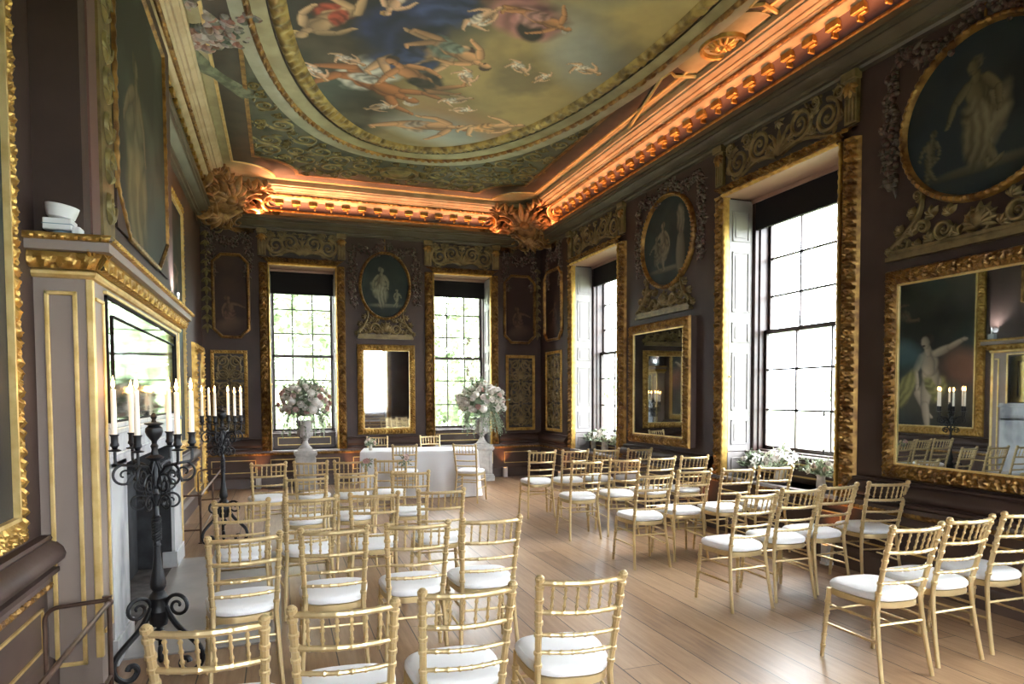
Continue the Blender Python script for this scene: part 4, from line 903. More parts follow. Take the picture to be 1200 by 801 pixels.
rows_r = [('row nearest the viewer', [(3.36,2.68,-2),(3.87,2.74,0),(4.37,2.76,-2)]), ('second row from the viewer', [(3.35,3.97,0),(3.83,4.05,-3),(4.29,4.11,2),(4.78,4.09,-12)]),
    ('third row from the viewer', [(3.28,5.28,-3),(3.80,5.41,-3),(4.29,5.38,-3),(4.76,5.39,-12)]), ('fourth row from the viewer', [(3.22,6.60,-5),(3.72,6.64,-9),(4.24,6.68,2),(4.69,6.68,-4)]),
    ('row nearest the far wall', [(3.25,8.0,-6),(3.71,7.96,-5),(4.17,7.95,-4),(4.635,7.86,-2)])]
for rn, L in rows_r:
    for i, (x, y, a) in enumerate(L):
        place(x, y, a, 'gold spindle-back chair, %s from the aisle in the window-side %s' % (ordl[i], rn), 'chairs in rows beside the windows')
place(1.74, 9.76, -10, 'gold spindle-back chair facing the white table at its middle', 'chairs at the white table')
place(2.60, 9.54, -33, 'gold spindle-back chair turned at an angle before the window end of the white table', 'chairs at the white table')
place(1.63, 11.90, 178, 'gold spindle-back chair behind the white table below the end wall mirror', 'chairs at the white table')
place(2.57, 11.82, 176, 'gold spindle-back chair behind the white table beside the end window', 'chairs at the white table')

# ================================================================== TABLE
tx, ty, ta = 2.16, 10.72, math.radians(-11); TW, TD, TH = .93, .40, .755
tb = thing('trestle_table', 'table hidden under the white cloth', 'table', local=True); tb.location = (tx, ty, 0); tb.rotation_euler = (0,0,ta)
MB().box(-TW+.02, -TD+.02, TH-.03, TW-.02, TD-.02, TH-.004).build('table_top', SILL, tb, smooth=0)
for sx in (-1, 1):
    for sy in (-1, 1): MB().tube([(sx*(TW-.15), sy*(TD-.1), 0), (sx*(TW-.15), sy*(TD-.1), TH-.03)], .02, 8).build('leg', IRON, tb)
def cloth():
    def per(k, n=160):
        P = []
        c = [(-TW,-TD),(TW,-TD),(TW,TD),(-TW,TD)]; tot = 4*(TW+TD); 
        for i in range(n):
            s = tot*i/n
            for q in range(4):
                a, b = c[q], c[(q+1) % 4]; l = math.dist(a, b)
                if s <= l: break
                s -= l
            f = s/l; x, y = a[0]+(b[0]-a[0])*f, a[1]+(b[1]-a[1])*f; nx, ny = [(0,-1),(1,0),(0,1),(-1,0)][q]; P.append((x, y, nx, ny, i))
        return P
    loops = []
    base = per(0)
    loops.append([(p[0]*.97, p[1]*.94, TH+.001) for p in base]); loops.append([(p[0], p[1], TH) for p in base])
    for z, k in ((TH-.006, .004), (TH-.03, .008), (.55, .016), (.35, .028), (.15, .04), (.012, .05)):
        loops.append([(p[0]+p[2]*(k+.4*k*math.sin(p[4]*.55)+.3*k*math.sin(p[4]*.23+1)), p[1]+p[3]*(k+.4*k*math.sin(p[4]*.55)+.3*k*math.sin(p[4]*.23+1)), z) for p in base])
    ca, sa = math.cos(ta), math.sin(ta); loops = [[(tx+p[0]*ca-p[1]*sa, ty+p[0]*sa+p[1]*ca, p[2]) for p in l] for l in loops]
    mb = MB(); mb.loft(loops, cap=False); n0 = [p for p in loops[0]]; mb.add(n0, [tuple(range(len(n0)))]); return mb.build('tablecloth', CLOTH, smooth=60)
tag(cloth(), 'floor-length white cloth over the table before the end wall mirror', 'tablecloth')

# ================================================================== FLOWERS
def petal(mb, az, tilt, ln, w, cup, z0=0., r0=.0):
    ca, sa = math.cos(az), math.sin(az)
    def fn(i, j):
        f = i/4; g = (j/4-.5)*2; wid = w*math.sin(PI*(.12+.76*f)); d = r0+ln*f*math.cos(tilt+cup*f*.7); z = z0+ln*f*math.sin(tilt+cup*f*.7)
        d -= abs(g)**2*wid*.25; y = g*wid
        return (d*ca-y*sa, d*sa+y*ca, z)
    mb.grid(fn, 5, 5)
def rose(r, seed):
    rnd = random.Random(seed); mb = MB(); mb.ball((0,0,r*.35), r*.35, 8, 5, (1,1,1.2))
    for n, tl, l, w, z in ((3, 1.25, .75, .42, .1), (5, 1.0, .95, .5, .05), (6, .65, 1.05, .52, 0), (7, .25, 1.1, .52, -.05)):
        for k in range(n): petal(mb, 2*PI*k/n+rnd.uniform(-.2,.2)+n, tl+rnd.uniform(-.1,.1), r*l, r*w, .7, r*z, r*.08)
    return mb
def hydr(r, seed):
    rnd = random.Random(seed); mb = MB(); mb.ball((0,0,r*.3), r*.62, 8, 6)
    for k in range(90):
        th = math.acos(1-1.55*(k+.5)/70); a = k*2.4; p = Vector((math.sin(th)*math.cos(a), math.sin(th)*math.sin(a), math.cos(th))); c = p*r*(.92+rnd.uniform(-.06,.08))+Vector((0,0,r*.3))
        u = p.orthogonal().normalized(); v = p.cross(u); e = rnd.uniform(0, 1.5)
        for q in range(4):
            d = u*math.cos(e+q*PI/2)+v*math.sin(e+q*PI/2); s = p.cross(d); mb.add([c, c+d*r*.17+s*r*.11+p*.004, c+d*r*.27+p*r*.03, c+d*r*.17-s*r*.11+p*.004], [(0,1,2,3)])
    return mb
def lily(r, seed):
    mb = MB()
    for k in range(6): petal(mb, k*PI/3, .75, r*1.3, r*.34, -.9, 0, r*.05)
    for k in range(4): mb.tube([(0,0,0), (r*.15*math.cos(k*1.6), r*.15*math.sin(k*1.6), r*.8)], r*.03, 5)
    return mb
BLOOM = {}
def bloom_proto(kind, m):
    key = (kind, m.name)
    if key not in BLOOM:
        fn = {'rose': rose, 'hydrangea': hydr, 'lily': lily}[kind]; o = fn(1., hash(kind) % 7).build(kind, m, HOLD, smooth=50); me = o.data; bpy.data.objects.remove(o); BLOOM[key] = me
    return BLOOM[key]
HOLD = thing('hold', '', '', local=True)
def add_bloom(parent, kind, m, p, d, r, rnd):
    o = bpy.data.objects.new(kind, bloom_proto(kind, m)); COL.objects.link(o); o.parent = parent
    q = Vector(d).normalized().to_track_quat('Z', 'Y').to_matrix().to_4x4() @ Matrix.Rotation(rnd.uniform(0, 6.28), 4, 'Z')
    o.matrix_local = Matrix.Translation(Vector(p)) @ q @ Matrix.Scale(r, 4); return o
def leaf_quad(mb, p, d, ln, w, rnd):
    d = Vector(d).normalized(); s = d.cross(Vector((rnd.uniform(-1,1), rnd.uniform(-1,1), rnd.uniform(-.2,1)))); s = s.normalized() if s.length > .01 else d.orthogonal().normalized(); n = d.cross(s); p = Vector(p)
    a = p+d*ln*.5+n*ln*.08; mb.add([p, a-s*w, p+d*ln-n*ln*.05, a+s*w, a-n*w*.25], [(0,1,4),(1,2,4),(2,3,4),(3,0,4)])
def sprig(mb, p, d, L, rnd, lw=.5, sag=.2, n=7, sz=.035):
    pts = [Vector(p)]; d = Vector(d).normalized()
    for i in range(n): d = (d+Vector((rnd.uniform(-.15,.15), rnd.uniform(-.15,.15), -sag*.3))).normalized(); pts.append(pts[-1]+d*L/n)
    mb.tube(pts, [.003]*len(pts), 4)
    for i in range(1, len(pts)):
        for g in range(2): leaf_quad(mb, pts[i], d+Vector((rnd.uniform(-1,1), rnd.uniform(-1,1), rnd.uniform(-.6,.8))), sz*rnd.uniform(.7,1.3), sz*lw*.5, rnd)
def arrangement(label, c, rx, rz, seed, nb=46, trail=1, pink=.35):
    rnd = random.Random(seed); t = thing('flower_arrangement', label, 'flowers', (c[0], c[1], c[2]-rz*.75)); t['_o'] = (0.,0.,0.); z0 = rz*.75
    f1, f2 = MB(), MB(); k = 0
    f1.ball((0,0,z0-rz*.1), rx*.55, 10, 8, (1,1,.85))
    for i in range(95):
        th = rnd.uniform(0, 2.1); a = rnd.uniform(0, 6.28); d = Vector((math.sin(th)*math.cos(a), math.sin(th)*math.sin(a), math.cos(th)))
        sprig((f1 if i % 3 else f2), (d.x*rx*.45, d.y*rx*.45, z0+d.z*rz*.4), d, rx*rnd.uniform(.45,.78), rnd, .6, .15, 6, .055)
    for i in range(int(46*trail)):
        a = rnd.uniform(0, 6.28); d = Vector((math.cos(a), math.sin(a), -.15)); sprig((f2 if i % 3 else f1), (d.x*rx*.35, d.y*rx*.35, z0-rz*.2), d, rx*rnd.uniform(.9,1.5), rnd, .6, 1.1, 10, .040)
    f1.build('dark_foliage', LEAF, t, smooth=0, recalc=False); f2.build('pale_foliage', LEAFL, t, smooth=0, recalc=False)
    for i in range(nb):
        cz = 1-1.45*(i+.5)/nb; a = i*2.39996+rnd.uniform(-.3,.3); s = math.sqrt(max(0, 1-cz*cz)); d = Vector((s*math.cos(a), s*math.sin(a), cz)); q = rnd.uniform(.80, 1.06)
        p = (d.x*rx*q, d.y*rx*q, z0+d.z*rz*q*.95); u = rnd.random()
        if u < .12: add_bloom(t, 'hydrangea', PETW, p, d, rnd.uniform(.068,.085), rnd)
        elif u < .12+.84*pink: add_bloom(t, 'rose', rnd.choice((PETB, PETB, PETP)), p, d, rnd.uniform(.055,.075), rnd)
        elif u < .9: add_bloom(t, 'rose', PETW, p, d, rnd.uniform(.06,.082), rnd)
        else: add_bloom(t, 'rose', PETG, p, d, rnd.uniform(.04,.05), rnd)
    return t
def pedestal(c, label, ulabel):
    t = thing('pedestal', label, 'pedestal', (*c, 0)); x, y = c; mb = MB()
    for h, z0, z1 in ((.20,0,.10),(.185,.10,.13),(.165,.13,.58),(.18,.58,.60),(.195,.60,.655),(.18,.655,.675)): mb.box(x-h, y-h, z0, x+h, y+h, z1)
    mb.build('stone_block', STONE, t, smooth=0, bevel=.008); mb = MB()
    for s in ((0,-1),(1,0),(-1,0),(0,1)):
        def T(u, n, z, s=s): return (x+s[0]*(.165+n)-s[1]*u, y+s[1]*(.165+n)+s[0]*u, z)
        gold_rect(mb, T, -.12, .17, .12, .54, .018, .012)
    mb.build('panel_moulding', STONE, t, smooth=0)
    u = thing('garden_urn', ulabel, 'urn', (*c, .675)); u['_o'] = (0.,0.,0.)
    MB().box(-.125, -.125, 0, .125, .125, .03).build('plinth', STONE, u, smooth=0, bevel=.004)
    MB().lathe([(.11,.03),(.115,.045),(.10,.06),(.075,.09),(.05,.13),(.042,.17),(.05,.19),(.062,.20),(.05,.21)], seg=24).build('foot', STONE, u)
    mb = MB().lathe([(.04,.205),(.085,.22),(.125,.26),(.135,.30),(.125,.36),(.118,.42),(.13,.48),(.165,.515),(.17,.53),(.155,.53),(.12,.47),(.05,.45)], seg=24)
    for k in range(14):
        a = 2*PI*k/14; mb.ball((.122*math.cos(a), .122*math.sin(a), .29), .022, 6, 5, (.8,.8,2.2))
    mb.build('bowl', STONE, u)
pedestal((.405, 12.17), 'grey stone pedestal before the end window beside the fireplace', 'pale stone urn on the pedestal beside the fireplace-end window')
pedestal((3.655, 12.12), 'grey stone pedestal between the white table and the far corner', 'pale stone urn on the pedestal between table and far corner')
arrangement('large white and blush flower arrangement in the urn before the fireplace-end window', (.405, 12.17, 1.50), .40, .36, 5, 72, .9, .40)
arrangement('large white and green flower arrangement in the urn at the far corner', (3.655, 12.12, 1.50), .43, .37, 9, 76, 1.5, .2)

def vase_flowers(label, c, kind, seed, group=None, h=.16, r=.05, spread=.13, n=11, flower='rose', vlabel=None):
    rnd = random.Random(seed); v = thing('flower_vase', vlabel, 'vase', c, group and group+' vases'); v['_o'] = (0.,0.,0.)
    MB().lathe([(r*.8,0),(r*.95,.01),(r,h*.4),(r*.85,h*.8),(r,h),(r*.9,h),(r*.7,h*.75),(.0,h*.7)], seg=16).build('vase_body', VASE, v)
    b = thing('bouquet', label, 'flowers', (c[0], c[1], c[2]+h*.95), group); b['_o'] = (0.,0.,0.); f1 = MB()
    for i in range(26):
        th = rnd.uniform(.1, 1.5); a = rnd.uniform(0, 6.28); d = Vector((math.sin(th)*math.cos(a), math.sin(th)*math.sin(a), math.cos(th))); sprig(f1, (0,0,0), d, spread*rnd.uniform(.8,1.35), rnd, .5, .1, 5, .05)
    f1.build('leaves', LEAF if seed % 2 else LEAFL, b, smooth=0, recalc=False)
    for i in range(n):
        cz = 1-.95*(i+.5)/n; a = i*2.4; s = math.sqrt(1-cz*cz); d = Vector((s*math.cos(a), s*math.sin(a), cz))
        k = flower if rnd.random() < .7 else ('lily' if flower == 'rose' else 'rose'); add_bloom(b, k, rnd.choice((PETW, PETW, PETW, PETG, PETB if kind == 'pink' else PETW)), (d.x*spread*.8, d.y*spread*.8, spread*.25+d.z*spread*.7), d, rnd.uniform(.035,.05), rnd)
SY = ZS
vase_flowers('white lily bouquet in the middle of the sill of the big side window', (5.20, 5.83, SY), 'w', 2, 'bouquets on the big side window sill', .17, .07, .22, 20, 'lily', 'wide pale vase in the middle of the big side window sill')
vase_flowers('small white bouquet beside the shutter of the big side window', (5.20, 6.30, SY), 'w', 3, 'bouquets on the big side window sill', .15, .045, .14, 9, 'lily', 'small pale vase beside the shutter of the big side window')
vase_flowers('blush and white bouquet at the mirror end of the big side window sill', (5.11, 5.16, SY), 'pink', 4, 'bouquets on the big side window sill', .17, .045, .14, 10, 'rose', 'pale vase at the mirror end of the big side window sill')
vase_flowers('full white lily bouquet on the sill of the window nearest the far corner', (5.28, 10.15, SY), 'w', 6, 'bouquets on the corner window sill', .17, .06, .22, 20, 'lily', 'pale vase in the middle of the corner window sill')
vase_flowers('white bouquet beside the shutter of the window nearest the far corner', (5.30, 10.62, SY), 'w', 7, 'bouquets on the corner window sill', .16, .045, .15, 9, 'lily', 'pale vase beside the shutter of the corner window')
vase_flowers('small white bouquet at the near end of the corner window sill', (5.24, 9.62, SY), 'w', 8, 'bouquets on the corner window sill', .15, .045, .14, 9, 'rose', 'small pale vase at the near end of the corner window sill')
vase_flowers('small dusky posy on the fireplace end of the white table', (1.36, 10.72, TH+.002), 'pink', 15, None, .10, .03, .07, 6, 'rose', 'little vase on the fireplace end of the white table')
def posy(label, p, m, seed):
    rnd = random.Random(seed); t = thing('posy', label, 'flowers', p); t['_o'] = (0.,0.,0.); f = MB()
    for i in range(7): sprig(f, (0,0,0), (rnd.uniform(-1,1), rnd.uniform(-1,.2), rnd.uniform(-.8,1)), .07, rnd, .5, .1, 4, .035)
    f.tube([(0,.02,.0),(0,-.01,-.12)], .006, 6); f.build('leaves', LEAF, t, smooth=0, recalc=False)
    for k in range(3): add_bloom(t, 'rose', m, (rnd.uniform(-.03,.03), -.02, rnd.uniform(-.02,.04)), (rnd.uniform(-.4,.4), -1, .5), .034, rnd)
posy('pink rose posy tied to the aisle chair nearest the table', (1.36, 7.60, .90), PETB, 1)
posy('grey green posy tied to a chair back in the row nearest the table', (.92, 7.57, .90), PETP, 2)
for o in list(COL.objects):
    if o == HOLD: bpy.data.objects.remove(o)
# ================================================================== CANDELABRA
def curl(mb, c, r, a0, turns, d, ax, rad=.011, n=34, taper=.35, z3=None):
    """iron scroll in the vertical plane through direction ax"""
    pts = []
    for i in range(n+1):
        f = i/n; q = r*(1-f)**.75+r*.12; a = a0+d*2*PI*turns*f; h = c[0]+q*math.cos(a); pts.append((ax[0]*h, ax[1]*h, c[1]+q*math.sin(a)))
    mb.tube(pts, [rad*(1-taper*i/n) for i in range(n+1)], 7)
def candelabrum(label, loc, rot, clabel, grp):
    t = thing('candelabrum', label, 'candelabrum', local=True); t.location = (*loc, 0); t.rotation_euler = (0,0,rot)
    mb = MB().lathe([(.010,.195),(.028,.21),(.036,.235),(.028,.26),(.014,.272),(.018,.285),(.046,.29),(.052,.32),(.052,.36),(.058,.375),(.052,.39),(.048,.44),(.054,.455),(.046,.475),(.036,.485),(.03,.495),(.042,.515),(.044,.54),(.036,.59),(.026,.64),(.020,.70),(.018,.76),(.023,.765),(.018,.775),(.018,.93),(.023,.935),(.016,.945),(.0145,1.06),(.020,1.07),(.0145,1.08),(.0145,1.27)], seg=16)
    mb.build('stem', IRON, t)
    mb = MB()
    for k in range(3): mb.tube([(.021*math.cos(9*f*2+k*2.1), .021*math.sin(9*f*2+k*2.1), .79+.145*f) for f in [i/40 for i in range(41)]], .006, 6)
    mb.build('twisted_collar', IRON, t)
    for k in range(3):
        a = 2*PI*k/3-.5; ax = (math.cos(a), math.sin(a)); mb = MB()
        pts = [(.045,.40),(.075,.34),(.12,.28),(.19,.22),(.245,.165),(.262,.11),(.245,.055),(.20,.018),(.155,.020),(.13,.055),(.145,.09),(.175,.092),(.185,.068)]
        sm = []
        for i in range(len(pts)-1):
            for q in range(4):
                f = q/4; p0, p1, p2, p3 = pts[max(0,i-1)], pts[i], pts[i+1], pts[min(len(pts)-1,i+2)]
                sm.append(tuple(.5*((2*p1[m])+(-p0[m]+p2[m])*f+(2*p0[m]-5*p1[m]+4*p2[m]-p3[m])*f*f+(-p0[m]+3*p1[m]-3*p2[m]+p3[m])*f**3) for m in (0, 1)))
        mb.tube([(ax[0]*h, ax[1]*h, z) for h, z in sm], .0165, 8); curl(mb, (.118,.405), .066, PI, 1.5, -1, ax, .0120); mb.build('scroll_leg', IRON, t)
    for k in range(6):
        a = 2*PI*k/6+.16; ax = (math.cos(a), math.sin(a)); mb = MB()
        mb.tube([(ax[0]*h, ax[1]*h, z) for h, z in ((.015,1.10),(.05,1.19),(.09,1.235),(.14,1.245),(.185,1.25),(.198,1.262),(.2,1.29),(.2,1.345))], .0085, 7)
        curl(mb, (.155,1.185), .058, PI/2, 1.4, -1, ax, .008); curl(mb, (.075,1.13), .06, 0, 1.4, 1, ax, .008); curl(mb, (.085,1.02), .045, PI*.75, 1.4, -1, ax, .0075)
        mb.tube([(ax[0]*h, ax[1]*h, z) for h, z in ((.014,1.0),(.05,1.06),(.06,1.12),(.045,1.2),(.012,1.27))], .007, 6)
        mb.lathe([(.004,0),(.03,.004),(.034,.010),(.012,.016)], (ax[0]*.2, ax[1]*.2, 1.325), 14); arm = mb.build('arm', IRON, t)
        MB().lathe([(.008,1.335),(.014,1.345),(.016,1.352),(.024,1.36),(.022,1.372),(.019,1.378),(.019,1.412),(.024,1.42),(.025,1.425),(.017,1.425),(.016,1.40)], (ax[0]*.2, ax[1]*.2, 0), 14).build('candle_cup', IRON, arm)
    mb = MB().lathe([(.016,1.26),(.045,1.275),(.05,1.285),(.02,1.30),(.016,1.33),(.022,1.35),(.014,1.365),(.016,1.38),(.04,1.41),(.048,1.435),(.045,1.455),(.03,1.47),(.052,1.478),(.05,1.485),(.015,1.49),(.010,1.505),(.018,1.52),(.012,1.535),(.006,1.545)], seg=16); mb.build('urn_finial', IRON, t)
    for k in range(6):
        a = 2*PI*k/6+.16+rot; x, y = loc[0]+.2*math.cos(a), loc[1]+.2*math.sin(a); h = .275+.012*math.sin(k*2.3)
        c = MB().lathe([(.0150,0),(.0145,h*.5),(.0135,h-.006),(.006,h),(.002,h-.002)], (x, y, 1.402), 14).build('taper_candle', WAX)
        tag(c, 'lit ivory candle on the %s, one of its ring of six' % clabel, 'candle', grp)
        f = MB().lathe([(.0015,0),(.0085,.012),(.0100,.022),(.0070,.038),(.0028,.056),(.0004,.068)], (x, y, 1.402+h+.004), 10); f.build('flame', FLAME, c); MB().tube([(x,y,1.402+h-.002),(x,y,1.402+h+.008)], .001, 5).build('wick', SOOT, c)
candelabrum('tall black iron candelabrum before the near end of the fireplace', (-.70, 4.32), .10, 'candelabrum nearest the viewer', 'candles on the near candelabrum')
candelabrum('tall black iron candelabrum beyond the far end of the fireplace', (-.615, 7.95), .1, 'candelabrum beyond the fireplace', 'candles on the far candelabrum')

# ================================================================== BARRIER RAILS
def barrier(label, y0, y1, x, curved):
    t = thing('barrier_rail', label, 'barrier', (x, y0, 0)); H = .55; xw = XL+.07; d = 1 if y1 > y0 else -1
    for yy, cv_ in ((y0, curved[0]), (y1, curved[1])):
        mb = MB().tube([(x, yy, 0), (x, yy, H)], .0125, 10); mb.ball((x, yy, H-.02), .022, 10, 6); mb.box(x-.03, yy-.012, H+.008, x+.014, yy+.012, H+.018); mb.lathe([(.03,0),(.03,.006),(.014,.012)], (x, yy, 0), 12); mb.build('post', BRONZE, t)
        if cv_:
            pts = [(xw, yy, 0), (xw, yy, H-.09)] + [(xw+.07-.07*math.cos(q*PI/12), yy, H-.09+.07*math.sin(q*PI/12)) for q in range(1, 7)] + [(x, yy, H-.005)]
            MB().tube(pts, .0115, 10).build('hoop', BRONZE, t)
            mb = MB().tube([(xw, yy, .075), (x, yy, .085)], .009, 8); mb.ball((xw, yy, .075), .018); mb.build('cross_rail', BRONZE, t)
        else:
            MB().tube([(XL+.05, yy, H-.012), (x, yy, H-.012)], .0115, 10).build('cross_rail', BRONZE, t); MB().tube([(XL+.05, yy, .15), (x, yy, .15)], .009, 8).build('cross_rail', BRONZE, t)
    for z, r in ((H-.02, .0125), (.13, .009)): MB().tube([(x, y0, z), (x, y1, z)], r, 10).build('long_rail', BRONZE, t)
    ym = (y0+y1)/2; MB().tube([(x, ym, 0), (x, ym, H-.02)], .0115, 8).build('post', BRONZE, t)
barrier('bronze tube barrier before the gilt-framed painting nearest the viewer', 4.03, 1.75, -.89, (True, True))
barrier('bronze tube barrier along the wall beyond the fireplace', 8.02, 10.85, -.86, (False, True))

# ================================================================== SMALL LIGHT FITTINGS
def uplighter(label, x, y, rot=0):
    t = thing('floor_uplighter', label, 'uplighter', (x, y, 0), 'floor uplighters along the walls'); t['_o'] = (0.,0.,0.); t.rotation_euler = (0,0,rot)
    mb = MB().box(-.042, -.045, 0, .042, .045, .025); mb.box(-.045, -.03, .025, -.036, .03, .20); mb.box(.036, -.03, .025, .045, .03, .20); mb.build('bracket', WHITEP, t, smooth=0, bevel=.003)
    MB().box(-.034, -.034, .03, .034, .034, .19).build('lamp_housing', WHITEP, t, smooth=0, bevel=.006); MB().box(-.026, -.026, .188, .026, .026, .192).build('lens', mat('warm lens', (1,.6,.3), .4, emit=(1,.45,.15), estr=2), t, smooth=0)
    l = bpy.data.lights.new('uplighter lamp', 'SPOT'); l.energy = UP_W; l.color = (1,.40,.14); l.spot_size = 1.5; l.spot_blend = .7; l.shadow_soft_size = .03
    lo = bpy.data.objects.new('uplighter_lamp', l); COL.objects.link(lo); lo.parent = t; lo.location = (0, .0, .215); lo.rotation_euler = (PI-.12, 0, 0)
UP_W = 4.5
uplighter('white floor uplighter under the end wall beside the fireplace corner', -.385, 12.40); uplighter('white floor uplighter under the end wall between the stone pedestal and far corner', 4.23, 12.42)
uplighter('white floor uplighter under the end wall behind the table', 1.28, 12.42)
for y, l in ((11.28, 'white floor uplighter under the window wall near the far corner'), (8.93, 'white floor uplighter under the window wall between corner window and small mirror'), (6.98, 'white floor uplighter under the window wall between small mirror and big window'), (4.90, 'white floor uplighter under the big side window sill near the mirror')): uplighter(l, 4.935, y, -PI/2)

# things on the mantel
s = thing('spot_projector', 'white spotlight with a tilted round head on the near end of the mantel', 'spotlight', (-1.11, 4.24, 2.505)); s['_o'] = (0.,0.,0.)
MB().lathe([(.055,0),(.06,.01),(.05,.03),(.04,.035)], seg=20).build('round_foot', BLUEG, s)
MB().box(-.075, -.06, .035, .06, .06, .098).build('ballast_box', WHITEP, s, smooth=0, bevel=.006); MB().box(-.077, -.062, .064, .062, .062, .068).build('box_seam', BLUEG, s, smooth=0)
mb = MB().lathe([(.05,0),(.066,.012),(.076,.05),(.08,.075),(.072,.078),(.06,.05)], seg=24); h = mb.build('lamp_head', WHITEP, s); h.location = (-.005, 0, .10); h.rotation_euler = (.05, .16, 0)
MB().box(.055, -.05, .0, .10, .03, .06).build('bracket', WHITEP, s, smooth=0, bevel=.01); MB().tube([(.08,-.02,.012),(.13,-.03,.008),(.17,-.02,.008)], .008, 6).build('cable', WHITEP, s)
s = thing('flood_lamp', 'small pale lamp with two prongs on the far end of the mantel', 'lamp', (-1.0, 7.56, 2.505)); s['_o'] = (0.,0.,0.)
MB().box(-.05, -.05, 0, .05, .05, .10).build('lamp_housing', mat('pale grey plastic', (.5,.53,.57), .4), s, smooth=0, bevel=.01); mb = MB()
for x in (-.03, .03): mb.tube([(x,0,.10),(x,0,.20)], .008, 8)
mb.build('prongs', WHITEP, s)

# ================================================================== OUTSIDE
o = MB().box(-60, -60, -1.6, 90, 110, -1.5).build('lawn', LAWN, smooth=0); tag(o, 'lawn beyond the windows', kind='structure')
def tree_mesh(seed, R, H):
    rnd = random.Random(seed); mb = MB()
    for k in range(5200):
        a = rnd.uniform(0, 6.28); z = rnd.uniform(-1, 1); q = rnd.uniform(.55, 1)**.5; b = 1+.25*math.sin(3*a+seed)*math.cos(4*z); s = math.sqrt(1-z*z)
        p = Vector((s*math.cos(a)*R*q*b, s*math.sin(a)*R*q*b, H*.58+z*H*.45*q*b)); leaf_quad(mb, p, (rnd.uniform(-1,1), rnd.uniform(-1,1), rnd.uniform(-1,.6)), R*.10, R*.034, rnd)
    return mb
def tree(label, x, y, R, H, seed):
    t = thing('garden_tree', label, 'tree', (x, y, -1.5), 'trees outside the windows'); t['_o'] = (0.,0.,0.)
    tree_mesh(seed, R, H).build('crown', TREE, t, smooth=0, recalc=False); MB().tube([(0,0,0),(.1,0,H*.3),(0,.1,H*.75)], [R*.08,R*.06,R*.02], 8).build('trunk', BARK, t)
tree('leafy garden tree filling the window beside the fireplace end', -2.0, 23.0, 4.2, 10, 1); tree('leafy garden tree beyond the end window nearer the window wall', 7.6, 27, 4.0, 7.5, 2); tree('leafy garden tree between the views of the two end windows', 2.2, 35, 4.6, 11, 3)
for i, (x, y, R, H) in enumerate(((66, 44, 7, 6.0), (74, 63, 8, 7.0), (80, 26, 8, 6.5), (60, 82, 8, 7), (40, 92, 8, 6.5), (18, 88, 8, 7))):
    tree('distant bushy tree %s beyond the lawn' % ['first', 'second', 'third', 'fourth', 'fifth', 'sixth'][i], x, y, R, H, 10+i)

# ================================================================== LIGHT
wd = bpy.data.worlds.new('overcast sky'); sc.world = wd; wd.use_nodes = True; nt = wd.node_tree; bg = nt.nodes['Background']
tcw = nt.nodes.new('ShaderNodeTexCoord'); sp = nt.nodes.new('ShaderNodeSeparateXYZ'); nt.links.new(tcw.outputs['Generated'], sp.inputs[0])
rp = nt.nodes.new('ShaderNodeValToRGB'); rp.color_ramp.elements[0].position = .0; rp.color_ramp.elements[0].color = (.80,.86,.95,1); rp.color_ramp.elements[1].position = .6; rp.color_ramp.elements[1].color = (1,1,1,1)
nt.links.new(sp.outputs['Z'], rp.inputs[0]); nt.links.new(rp.outputs[0], bg.inputs['Color']); bg.inputs['Strength'].default_value = SKY
def area(name, loc, rot, sx, sy, w, col, spread=PI):
    l = bpy.data.lights.new(name, 'AREA'); l.shape = 'RECTANGLE'; l.size = sx; l.size_y = sy; l.energy = w; l.color = col; l.spread = spread
    o = bpy.data.objects.new(name, l); COL.objects.link(o); o.location = loc; o.rotation_euler = rot; return o
# lamps lying on the cornice ledge, shining up into the cove
WARM = (1,.37,.17)
def strip_lamp(loc, d, sx, sy, w): o = area('ledge_lamp', loc, (0,0,0), sx, sy, w, WARM, 1.5); o.rotation_euler = Vector(d).to_track_quat('-Z', 'Y').to_euler(); return o
for y, k in ((10.9, 1.2), (9.3, 1.), (7.7, .9), (6.1, 1.), (4.5, 1.2), (2.9, 1.3)): strip_lamp((XR-.11, y, 4.725), (-.50, 0, 1), 1.5, .06, LEDGE*k)
for x, k in ((-.15, 2.8), (.95, 1.6), (2.2, .8), (3.5, .8)): strip_lamp((x, YF-.11, 4.725), (0, -.50, 1), 1.1, .06, LEDGE*k)
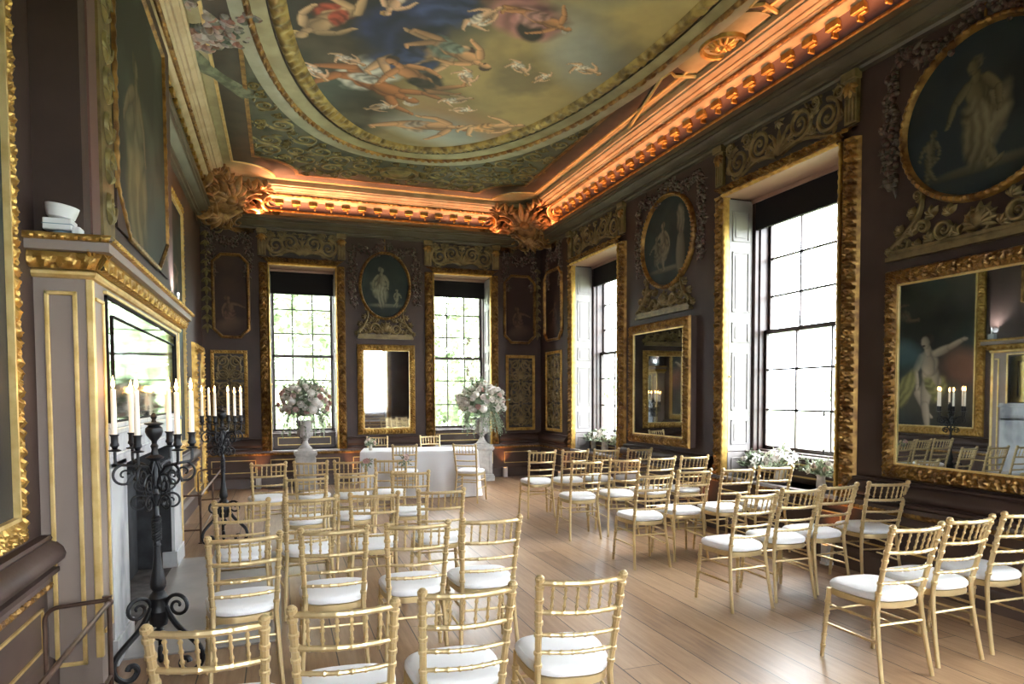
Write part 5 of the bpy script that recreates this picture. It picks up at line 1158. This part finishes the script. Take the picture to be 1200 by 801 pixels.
# the mantel fittings wash the ceiling with cool light
def spot(name, loc, tgt, w, col, size, blend=.6, r=.04):
    l = bpy.data.lights.new(name, 'SPOT'); l.energy = w; l.color = col; l.spot_size = size; l.spot_blend = blend; l.shadow_soft_size = r
    o = bpy.data.objects.new(name, l); COL.objects.link(o); o.location = loc; o.rotation_euler = (Vector(tgt)-Vector(loc)).to_track_quat('-Z', 'Y').to_euler(); return o
spot('mantel_flood_lamp', (-.955, 7.49, 2.66), (.6, 7.9, 5.3), MSPOT*.8, (.96,.97,1), 2.6)

for loc, tgt, k in (((XR-.16, YF-1.5, 4.76), (XR-.5, YF-.5, 5.05), 1.), ((XR-1.5, YF-.16, 4.76), (XR-.5, YF-.5, 5.0), .8), ((XL+1.5, YF-.16, 4.76), (XL+.5, YF-.5, 5.05), 1.5)): spot('cartouche_fill_spot', loc, tgt, 34*k, WARM, 1.1)  # extra spots added at ledge height to brighten the corner cartouches

# ================================================================== CAMERA
cam = bpy.data.cameras.new('camera'); co = bpy.data.objects.new('camera', cam); COL.objects.link(co); sc.camera = co
yaw, pit, rol = 3.39104977e-01, -3.97765801e-02, -4.00276832e-03
fwd = Vector((math.sin(yaw)*math.cos(pit), math.cos(yaw)*math.cos(pit), math.sin(pit))); right = Vector((math.cos(yaw), -math.sin(yaw), 0)); up = right.cross(fwd)
r2 = math.cos(rol)*right+math.sin(rol)*up; u2 = math.cos(rol)*up-math.sin(rol)*right
Mx = Matrix((r2, u2, -fwd)).transposed().to_4x4(); Mx.translation = (0, 0, 1.64); co.matrix_world = Mx
cam.sensor_width = 36; cam.sensor_fit = 'HORIZONTAL'; cam.lens = 769.286/1200*36; cam.shift_x = 0; cam.shift_y = (493.187-400.5)/1200; cam.clip_start = .02; cam.clip_end = 400
vs = sc.view_settings; vs.view_transform = 'Standard'; vs.look = 'None'; vs.gamma = 1; vs.use_curve_mapping = False; vs.exposure = EXPO
sc.cycles.use_denoising = True; sc.cycles.max_bounces = 10; sc.cycles.diffuse_bounces = 6; sc.cycles.glossy_bounces = 5; sc.cycles.transparent_max_bounces = 12; sc.cycles.sample_clamp_indirect = 8; sc.cycles.caustics_reflective = False; sc.cycles.caustics_refractive = False
for o in COL.objects:
    if '_o' in o.keys(): del o['_o']
